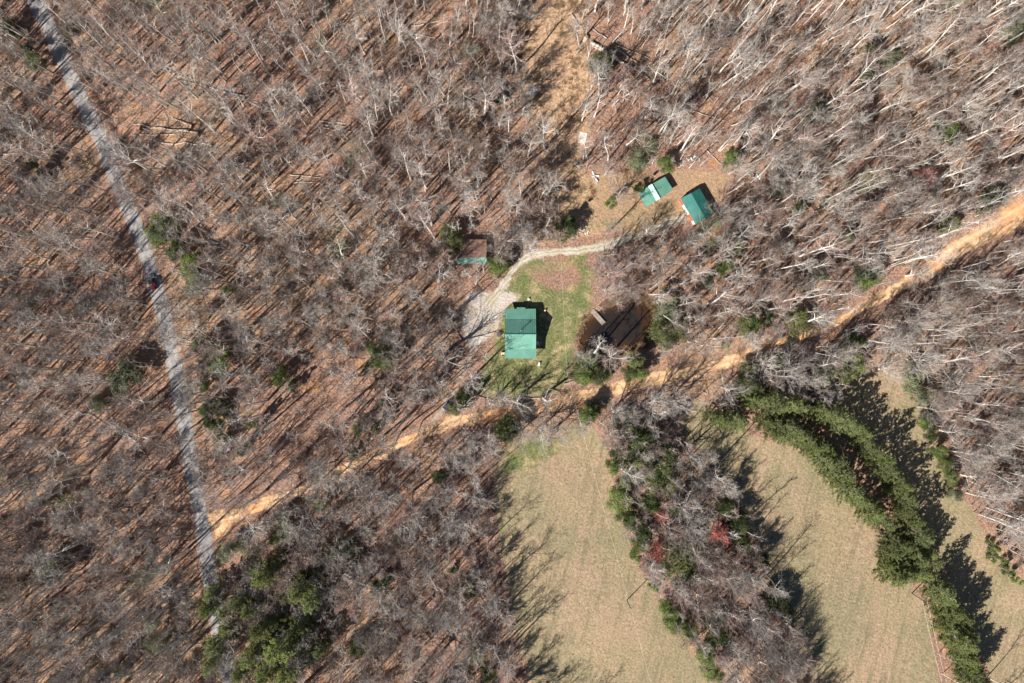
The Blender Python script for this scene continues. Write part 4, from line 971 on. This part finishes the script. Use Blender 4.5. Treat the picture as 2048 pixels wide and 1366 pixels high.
BLEACH = simple('bleached_fallen_trunk', (0.56, 0.47, 0.38), (0.36, 0.29, 0.23), 1.6)
GREYLOG = simple('grey_fallen_trunk', (0.42, 0.37, 0.33), (0.25, 0.21, 0.18), 1.6)
EARTH = simple('torn_up_root_earth', (0.30, 0.18, 0.09), (0.08, 0.045, 0.025), 1.4)
FALL = [(1180,86,1288,152,.48,BLEACH,0,'thickest pale fallen trunk at the top of the wood, below the cream boulder'),
 (1184,92,1318,168,.26,BLEACH,0,'long thin pale fallen trunk lying alongside the thickest one near the clearing'),
 (1228,97,1284,132,.24,GREYLOG,1,'short grey fallen trunk with a root plate, above the thickest fallen trunk'),
 (1232,92,1300,118,.2,GREYLOG,0,'uppermost grey log of the fallen group beside the top clearing'),
 (1214,78,1182,57,.16,BLEACH,0,'slim pale log pointing up and left above the thickest fallen trunk'),
 (1142,30,1166,62,.2,GREYLOG,0,'short grey fallen log at the top right edge of the clearing'),
 (400,266,264,249,.22,BLEACH,1,'pale fallen trunk with torn roots, upper of the crossing pair beside the paved road'),
 (360,268,266,271,.18,BLEACH,0,'slim pale fallen trunk nearly level, lower of the crossing pair right of the paved road'),
 (426,292,296,284,.24,BLEACH,0,'brightest pale fallen trunk, lowest of the group right of the paved road'),
 (386,253,344,236,.2,BLEACH,1,'short pale fallen trunk above the crossing pair right of the paved road'),
 (380,262,322,258,.2,GREYLOG,1,'short grey fallen trunk with root plate, middle of the group beside the paved road'),
 (285,257,300,262,.3,GREYLOG,1,'stubby fallen stump with torn earth just right of the paved road ditch'),
 (490,193,345,158,.2,GREYLOG,1,'fallen trunk with a large dark root plate in the wood right of the paved road'),
 (818,56,884,42,.22,BLEACH,1,'pale fallen trunk with torn roots pointing right, top of the wood left of the clearing'),
 (856,60,922,30,.16,BLEACH,1,'thin pale fallen trunk with torn roots, beside the top of the clearing'),
 (822,68,876,77,.2,BLEACH,0,'short bright fallen log sloping down to the right, top centre of the wood'),
 (818,115,778,160,.18,GREYLOG,1,'grey fallen trunk with a deep root hole, top centre of the wood'),
 (898,104,910,145,.18,GREYLOG,1,'small fallen trunk with torn roots, left of the clearing'),
 (672,38,728,8,.22,BLEACH,0,'upper of two parallel pale logs near the top edge of the photo'),
 (676,52,738,22,.22,BLEACH,0,'lower of two parallel pale logs near the top edge of the photo'),
 (638,242,690,246,.18,BLEACH,0,'top log of the stack of pale logs in the upper wood'),
 (642,249,700,253,.16,BLEACH,0,'second log from the top of the stack of pale logs in the upper wood'),
 (648,256,712,264,.17,BLEACH,0,'bottom log of the stack of pale logs in the upper wood'),
 (580,350,648,356,.17,BLEACH,0,'upper log of the loose pile left of the pale log stack'),
 (590,360,645,348,.15,BLEACH,0,'log crossing the loose pile left of the pale log stack'),
 (586,366,650,364,.17,BLEACH,0,'lower log of the loose pile left of the pale log stack'),
 (794,174,808,166,.3,BLEACH,0,'short thick pale log between the clearing and the pale log stack'),
 (988,266,1024,277,.16,BLEACH,0,'thin pale log at the left edge of the clearing'),
 (0,310,34,308,.24,BLEACH,0,'pale log reaching in from the left edge of the photo'),
 (64,304,80,302,.28,BLEACH,0,'short bright log near the left edge of the photo'),
 (272,882,168,826,.2,BLEACH,0,'long pale fallen trunk left of the lower paved road'),
 (1412,300,1442,330,.16,BLEACH,0,'thin pale log in the debris above the red garage'),
 (1385,222,1455,243,.16,BLEACH,0,'thin reddish pale log in the wood above the two sheds'),
 (1128,768,1155,760,.22,GREYLOG,0,'grey log lying at the lower right corner of the farmhouse lawn'),
 (1058,797,1082,796,.17,BLEACH,0,'bare white log beside the dirt road below the farmhouse'),
 (1404,782,1412,788,.14,BLEACH,0,'short white post lying left of the pine rows')]

# ---- the rest of the wood: scattered in world space where the photo shows wood
def wood_mask(P):
    ok = np.ones(len(P), bool)
    for poly, m in ((FIELD_A, 4), (FIELD_B, 4), (FIELD_C, 4), (YARD, 4), (POND, 5), (PINEBED, -2), (PADP, 6)):
        ok &= sdf(P, poly) > m
    ok &= sdf(P, SHEDYARD) > -14
    ok &= sdf(P, CLEAR) > -20
    ok &= seg_dist(P, PAVED) > 24
    ok &= width_ratio(P, DIRT, DIRTW) > np.where((P[:, 0] > 1000) & (P[:, 0] < 1560), 24, 13)
    ok &= width_ratio(P, DRIVE1, DRIVE1W) > 8
    ok &= seg_dist(P, DRIVE2) > 16
    ok &= seg_dist(P, [(895,715),(960,640)]) > 42
    for x_, y_, r_ in ((328,570,34),(1166,282,24),(1190,360,18),(1400,545,16),(905,803,26),(1160,462,22)): ok &= np.hypot(P[:, 0]-x_, P[:, 1]-y_) > r_
    for x0, y0, x1, y1 in ((900,468,985,540), (1265,345,1450,470)):
        ok &= ~((P[:, 0] > x0) & (P[:, 0] < x1) & (P[:, 1] > y0) & (P[:, 1] < y1))
    return ok
def thin(P):
    """how dense the wood is: 0..1"""
    d = np.full(len(P), 1.0)
    for x, y, r, k in ((640,800,95,.25),(600,870,60,.3),(300,720,60,.35),(190,330,60,.6),(820,930,60,.5),(560,130,70,.8),(1830,200,90,.75),(1240,250,60,.6),(280,250,70,.6),(500,60,60,.75),(140,900,60,.7)):
        d = np.minimum(d, k+(1-k)*np.clip((np.hypot(P[:, 0]-x, P[:, 1]-y)-r*.6)/(r*.6), 0, 1))
    return d
nr = np.random.RandomState(8)
def clearlogs(P, r):
    ok = np.ones(len(P), bool)
    for q in FALL: ok &= seg_dist(P, [(q[0], q[1]), (q[2], q[3])]) > r
    return P[ok]
def scatter(cell, margin, dens, seed):
    g = np.random.RandomState(seed)
    xs = np.arange(-margin, 2048+margin, cell); ys = np.arange(-margin, 1366+margin, cell)
    X, Y = np.meshgrid(xs, ys); P = np.stack([X.ravel(), Y.ravel()], 1)+g.rand(X.size, 2)*cell
    return P[wood_mask(P) & (g.rand(len(P)) < dens*thin(P))]
fp = scatter(38, 190, .92, 1); sp_ = scatter(22, 130, .86, 2)
base_sp = np.array([(b[2], b[3]) for b in bare])
evp = np.array([(t['px'], t['py']) for t in TREES if t['kind'] in 'epr'])
def clearof(P, Q, r): return np.array([np.min(np.hypot(*(Q-p).T)) > r for p in P])
fp = clearlogs(fp, 15); sp_ = clearlogs(sp_, 9)
fp = fp[clearof(fp, base_sp, 24) & clearof(fp, evp, 14)]; sp_ = sp_[clearof(sp_, base_sp, 9) & clearof(sp_, evp, 10)]
for k, (px, py) in enumerate(fp):
    u = rsP.random(); mt = G_ if u < .48 else N_ if u < .88 else K_ if u < .94 else E_
    s = rsP.uniform(.78, 1.08)
    if (px < 1060 and py > 880 and rsP.random() < .5) or (1180 < px < 1700 and py > 830 and rsP.random() < .7) or (px > 1250 and rsP.random() < .22) or (500 < px < 960 and 480 < py < 800 and rsP.random() < .4) or rsP.random() < .14: bare.append(('bushy', BUSHY[k % 4], px, py, rsP.uniform(.8, 1.3), mt, False))
    else: bare.append(('tall', FOREST[rsP.randrange(12)], px, py, s, mt, False))
for k, (px, py) in enumerate(sp_):
    bare.append(('slender', SAPL[k % 5], px, py, rsP.uniform(.65, 1.1), G_ if rsP.random() < .5 else N_, False))
def inframe(b):
    k = 1/(1-b[1]['a'][1]*b[4]*.6/CAMH); x = 1024+(b[2]-1024)*k; y = 683+(b[3]-683)*k
    return 8 < x < 2040 and 8 < y < 1358
cand = sorted([b for b in bare if inframe(b)], key=lambda b: -(b[1]['a'][2]*b[4]*b[1]['a'][1]*(1.3 if b[6] else 1)))
single = cand[:300]; sid = {id(b) for b in single}; rest = [b for b in bare if id(b) not in sid]
for b in single:
    plant('bare_tree', b[1], b[2], b[3], b[4], b[5], info=dict(kind='b', look=(b[0], tw_name[b[5].name]), size=b[1]['a'][2]*b[4]))

def stuff(name, meshes, pts, mats_label, cat, rot3=False):
    """many small look-alikes as one object of instances; pts rows: x, y, z, rot, scale, index"""
    lc = bpy.data.collections.new(name+'_kinds')
    for i, me in enumerate(meshes):
        o = bpy.data.objects.new('%s_%02d' % (name, i), me); lc.objects.link(o)
    A = np.array(pts, np.float32); me = bpy.data.meshes.new(name); me.vertices.add(len(A)); me.vertices.foreach_set('co', A[:, :3].ravel())
    a = me.attributes.new('turn', 'FLOAT_VECTOR', 'POINT'); rv3 = np.zeros((len(A), 3), np.float32); rv3[:, 2] = A[:, 3]
    if rot3: rv3[:, 0] = A[:, 6]; rv3[:, 1] = A[:, 7]
    a.data.foreach_set('vector', rv3.ravel())
    a = me.attributes.new('size', 'FLOAT', 'POINT'); a.data.foreach_set('value', A[:, 4])
    a = me.attributes.new('pick', 'INT', 'POINT'); a.data.foreach_set('value', A[:, 5].astype(np.int32))
    o = bpy.data.objects.new(name, me); col.objects.link(o)
    g = bpy.data.node_groups.new(name, 'GeometryNodeTree'); g.is_modifier = True
    g.interface.new_socket('Geometry', in_out='INPUT', socket_type='NodeSocketGeometry'); g.interface.new_socket('Geometry', in_out='OUTPUT', socket_type='NodeSocketGeometry')
    N = g.nodes.new; L = g.links.new
    gi = N('NodeGroupInput'); go = N('NodeGroupOutput'); ip = N('GeometryNodeInstanceOnPoints'); ci = N('GeometryNodeCollectionInfo')
    ci.inputs['Collection'].default_value = lc; ci.inputs['Separate Children'].default_value = True; ci.inputs['Reset Children'].default_value = True
    mp = N('GeometryNodeMeshToPoints')
    def att(nm, ty):
        x = N('GeometryNodeInputNamedAttribute'); x.data_type = ty; x.inputs['Name'].default_value = nm; return x.outputs['Attribute']
    e2r = N('FunctionNodeEulerToRotation'); L(att('turn', 'FLOAT_VECTOR'), e2r.inputs[0])
    L(gi.outputs[0], mp.inputs[0]); L(mp.outputs[0], ip.inputs['Points']); L(ci.outputs[0], ip.inputs['Instance'])
    ip.inputs['Pick Instance'].default_value = True; L(att('pick', 'INT'), ip.inputs['Instance Index'])
    L(e2r.outputs[0], ip.inputs['Rotation']); L(att('size', 'FLOAT'), ip.inputs['Scale']); L(ip.outputs[0], go.inputs[0])
    md = o.modifiers.new('scatter', 'NODES'); md.node_group = g
    return tag(o, mats_label, cat, kind='stuff')

# smaller and farther bare trees beyond the 300 largest
variants = {}; meshes = []
def joined(v, mat):
    k = (id(v), mat.name)
    if k not in variants:
        m = MB(); m.v = list(v['T'].v); m.f = list(v['T'].f); m.m = [0]*len(v['T'].f); n = len(m.v)
        m.v += v['C'].v; m.f += [tuple(i+n for i in f) for f in v['C'].f]; m.m += [1]*len(v['C'].f)
        variants[k] = len(meshes); meshes.append(m.mesh('bare_tree', [v['t'].materials[0], mat]))
    return variants[k]
pts = []
hz = height(np.array([(b[2], b[3]) for b in rest]))
for b, z in zip(rest, hz):
    x, y = W(b[2], b[3])
    mt = b[5]
    if b[0] != 'slender' and mt in (K_, E_) and b[1] not in FOREST[:3]+BUSHY[:1]: mt = N_
    pts.append((x, y, z, rsP.uniform(0, 6.28), b[4], joined(b[1], mt), rsP.gauss(0, .04), rsP.gauss(0, .04)))
print('bare single', len(single), 'stuff', len(pts), 'kinds', len(meshes), 'evergreen', len(EVL), 'pines', len(PL))
stuff('bare_woodland', meshes, pts, 'leafless grey and brown trees filling the wood between the larger ones', 'woodland', True)

# understorey brush, dead sticks on the floor, dry clumps in the clearing
bk = [brush_mesh(900+i) for i in range(6)]
bm1 = [b.mesh('brush', [TW_BROWN if i % 2 else TW_GREY]) for i, b in enumerate(bk)]
bp = clearlogs(scatter(17, 20, .62, 4), 9); hz = height(bp); cl = lattice(bp, 70, 12)
stuff('undergrowth', bm1, [(*W(p[0], p[1]), z, rsP.uniform(0, 6.28), rsP.uniform(.5, 1.15), rsP.randrange(6)) for p, z, c in zip(bp, hz, cl) if c > -.25+rsP.uniform(-.4, .4)], 'brown leafless undergrowth and saplings on the leafy wood floor', 'undergrowth')
def stick_mesh(seed, L, r):
    rs = random.Random(seed); m = MB(); p = path(rs, Vector((-L/2, 0, r)), Vector((1, 0, 0)), L, 4, .06, 0)
    for q in p: q.z = abs(q.z)+r
    m.tube(p, [r, r*.85, r*.7, r*.5, r*.25], 5)
    for k in range(5): q, d = at_path(p, rs.uniform(.4, .95)); e = off_dir(rs, d, R(40)); e.z = abs(e.z)*.5; m.tube([q, q+e*L*.12, q+e*L*.22], [r*.4, r*.25, .01], 3, cap=False)
    return m.mesh('stick', [simple('bleached_dead_wood', (0.58, 0.49, 0.39), (0.36, 0.28, 0.21), 2) if seed % 2 else BARKD])
sm = [stick_mesh(i, 3.2+i*.8, .05+.012*i) for i in range(5)]
kp = scatter(30, 10, .55, 6); hz = height(kp)
stuff('dead_sticks', sm, [(*W(p[0], p[1]), z+.03, rsP.uniform(0, 6.28), rsP.uniform(.5, 1.2), rsP.randrange(5)) for p, z in zip(kp, hz)], 'bleached dead sticks lying on the brown leaf litter', 'dead wood')
def clump_mesh(seed, mat, h=.7, n=60, spread=.6):
    rs = random.Random(seed); m = MB()
    for i in range(n):
        a = Vector((rs.gauss(0, spread*.5), rs.gauss(0, spread*.5), -.03)); d = Vector((rs.gauss(0, .45), rs.gauss(0, .45), 1)).normalized()
        s = d.cross(rv(rs)).normalized()*.045; m.tri(a-s, a+s, a+d*h*rs.uniform(.5, 1.2))
    return m.mesh('clump', [mat])
DRY = simple('dry_tan_stalks', (0.60, 0.44, 0.27), (0.42, 0.28, 0.16), 1.5)
DRY2 = simple('brown_dry_stalks', (0.46, 0.30, 0.18), (0.32, 0.20, 0.12), 1.5)
cm = [clump_mesh(i, DRY if i % 2 else DRY2) for i in range(4)]
g = np.random.RandomState(9); cp = np.stack([g.uniform(1020, 1240, 9000), g.uniform(-20, 480, 9000)], 1)
cp = cp[(sdf(cp, CLEAR) < 4) & (seg_dist(cp, TRACK) > 11) & (g.rand(len(cp)) < .42*np.clip((seg_dist(cp, TRACK)-8)/30, .1, 1)) & (cp[:, 1] < 400) & (sdf(cp, [(1150,255),(1180,255),(1180,295),(1150,295)]) > 3)]
cp = cp[(lattice(cp, 14, 31) > -.15)]
hz = height(cp)
stuff('dry_brush', cm, [(*W(p[0], p[1]), z, rsP.uniform(0, 6.28), rsP.uniform(.5, 1.3), rsP.randrange(4)) for p, z in zip(cp, hz)], 'dry tan brush and stubble covering the clearing at the top', 'brush')

g = np.random.RandomState(19); q = np.stack([g.uniform(1140, 1340, 5200), g.uniform(580, 720, 5200)], 1); sq = sdf(q, POND)
q = q[(sq > -2.5) & (sq < 9) & (g.rand(len(q)) < np.clip((q[:, 0]-1130)/170, .12, 1)) & (sdf(q, [(1180,615),(1200,612),(1215,645),(1200,652)]) > 2)]; hz = height(q)
stuff('bank_reeds', cm, [(*W(p[0], p[1]), max(z, -.52), rsP.uniform(0, 6.28), rsP.uniform(.6, 1.5), rsP.randrange(4)) for p, z in zip(q, hz)], 'dry tan reeds and weeds along the muddy bank of the pond', 'reeds')

# ---- fallen trees
for i, (x0, y0, x1, y1, r, mt, rp, lb) in enumerate(FALL):
    r *= 1.15
    rs = random.Random(60+i); a = W(x0, y0); b = W(x1, y1); L = math.hypot(b[0]-a[0], b[1]-a[1]); za = H1(x0, y0); zb = H1(x1, y1)
    root = empty('fallen_tree', (*a, za), math.atan2(b[1]-a[1], b[0]-a[0]))
    tag(root, lb, 'fallen tree')
    n = 7; m = MB(); P_ = [Vector((L*k/n, rs.gauss(0, .012*L if 0 < k < n else 0), (zb-za)*k/n+r*1.1+.12+(.35 if rp else 0)*(1-k/n))) for k in range(n+1)]
    m.tube(P_, [r*(1-.085*k) for k in range(n+1)], 8)
    for k in range(int(L/2.5)):
        q, d = at_path(P_, rs.uniform(.5, .98)); e = off_dir(rs, d, R(rs.uniform(30, 55))); e.z = abs(e.z)*.6; ln = rs.uniform(.8, 2.4)
        m.tube([q, q+e*ln*.5, q+e*ln+rv(rs, .1)], [r*.35, r*.22, .012], 4, cap=False)
    m.build('trunk', mt, root)
    if rp:
        m = MB(); rr = r*4.2
        for k in range(16):
            t = 2*math.pi*k/16; e = Vector((rs.gauss(0, .08)-.1, math.cos(t), math.sin(t)*.95+.1)); ln = rr*rs.uniform(.7, 1.25)
            m.tube([Vector((0, 0, r+.5)), Vector((0, 0, r+.5))+e*ln*.6, Vector((-.15, 0, r+.5))+e*ln], [r*.5, r*.28, .02], 5, cap=False)
        m.tube([Vector((.12, 0, r+.5)), Vector((-.1, 0, r+.5)), Vector((-.3, 0, r+.5))], [rr*.45, rr*.72, rr*.35], 11)
        m.build('root_plate', EARTH, root)

# ------------------------------------------------------------------ labels for the trees: look, then place next to something one can find
LM = [('the photo\'s top left corner', 20, 20), ('the paved road at the top edge', 72, 10), ('the red tractor', 307, 568), ('the paved road\'s bend', 205, 300), ('the red tractor\'s first evergreens', -999, -999),
 ('the crossing fallen trunks', 330, 262), ('the photo\'s left edge midpoint', 10, 683), ('the road junction', 415, 1040), ('the photo\'s lower left corner', 20, 1345), ('the middle of the left edge wood', -999, -999),
 ('the lower end of the paved road', 425, 1180), ('the small lone pale log pile', -999, -999), ('the pale log stack', 670, 252), ('the two parallel top logs', 700, 30), ('the rusty cabin', 943, 503), ('the open leafy glade', 640, 800),
 ('the farmhouse', 1041, 667), ('the navy car', 897, 809), ('the top end of the clearing', 1090, 10), ('the concrete slab', 1165, 275), ('the big fallen trunk', 1230, 118), ('the two-tone shed', 1311, 383), ('the red garage', 1395, 412),
 ('the pond', 1238, 655), ('the round white tank', 1400, 535), ('the blue scrap heap', 1511, 351), ('the photo\'s top right corner', 2030, 20), ('the middle of the top right wood', 1700, 180), ('the dirt road at the right edge', 2030, 435),
 ('the photo\'s right edge midpoint', 2040, 683), ('the upper tip of the pine rows', 1440, 810), ('the lone field pole', 1254, 1199), ('the pole by the pine rows', 1824, 1187), ('the big olive round tree', 1380, 1140), ('the photo\'s lower right corner', 2030, 1345),
 ('the photo\'s bottom edge midpoint', 1024, 1350), ('the hay field\'s top left corner', 1000, 890), ('the lower left pine stand', 520, 1250), ('the dirt road\'s first bend', 735, 917), ('the lawn pole', 1130, 742), ('the shaded dirt road stretch', 1700, 630), ('the hedgerow\'s lower end', 1500, 1340), ('the pale blocks by the lawn', -999, -999)]
LM = [l for l in LM if l[1] > -900]
DIRS = ['right of', 'up-right of', 'above', 'up-left of', 'left of', 'down-left of', 'below', 'down-right of']
ORD = ['nearest', 'second nearest', 'third nearest', 'fourth nearest', 'fifth nearest', 'sixth nearest', 'seventh nearest', 'eighth nearest', 'ninth nearest', 'tenth nearest', 'eleventh nearest', 'twelfth nearest', 'thirteenth nearest', 'fourteenth nearest', 'fifteenth nearest', 'sixteenth nearest']
from collections import defaultdict
bk_ = defaultdict(list)
for t in TREES:
    k = 1/(1-t['h']*.6/CAMH); ax, ay = 1024+(t['px']-1024)*k, 683+(t['py']-683)*k
    if t['kind'] == 'p' and t['wh'] == 'row': lms = [l for l in LM if l[0] in ('the upper tip of the pine rows', 'the pole by the pine rows', 'the photo\'s lower right corner')]
    else: lms = LM
    l = min(lms, key=lambda q: math.hypot(q[1]-ax, q[2]-ay)); dx, dy = ax-l[1], l[2]-ay
    d = int(round(math.atan2(dy, dx)/(math.pi/4))) % 8
    nm = {'e': ('%s evergreen' % t['look'] if t['kind'] == 'e' else ''), 'p': 'green pine', 'r': '', 'b': ''}[t['kind']]
    if t['kind'] == 'r': nm = '%s budding tree' % t['look']
    if t['kind'] == 'b': nm = '%s bare tree with %s twigs' % t['look']
    if t['kind'] == 'e': nm += ' tree' if t['size'] > 10 else ' shrub'
    bk_[(nm, l[0], d)].append((math.hypot(dx, dy), t))
for (nm, lm, d), L in bk_.items():
    L.sort(key=lambda q: q[0])
    for i, (_, t) in enumerate(L):
        o = t['root']
        if len(L) == 1: o['label'] = '%s, %s %s' % (nm, DIRS[d], lm)
        else: o['label'] = '%s, %s %s %s' % (nm, ORD[min(i, 15)].split()[0] if i else 'nearest', DIRS[d], lm)
        if i and len(o['label'].split()) < 16: o['label'] = o['label'].replace(ORD[min(i, 15)].split()[0]+' ', ORD[min(i, 15)].split()[0]+' one ')
        o['category'] = {'e': 'evergreen tree' if t['size'] > 10 else 'shrub', 'p': 'pine tree', 'r': 'tree', 'b': 'tree'}[t['kind']]
        o['group'] = {'e': 'evergreens scattered through the wood', 'p': 'pines in planted rows and stands', 'r': 'trees with red or pink buds', 'b': 'large leafless trees of the wood'}[t['kind']]
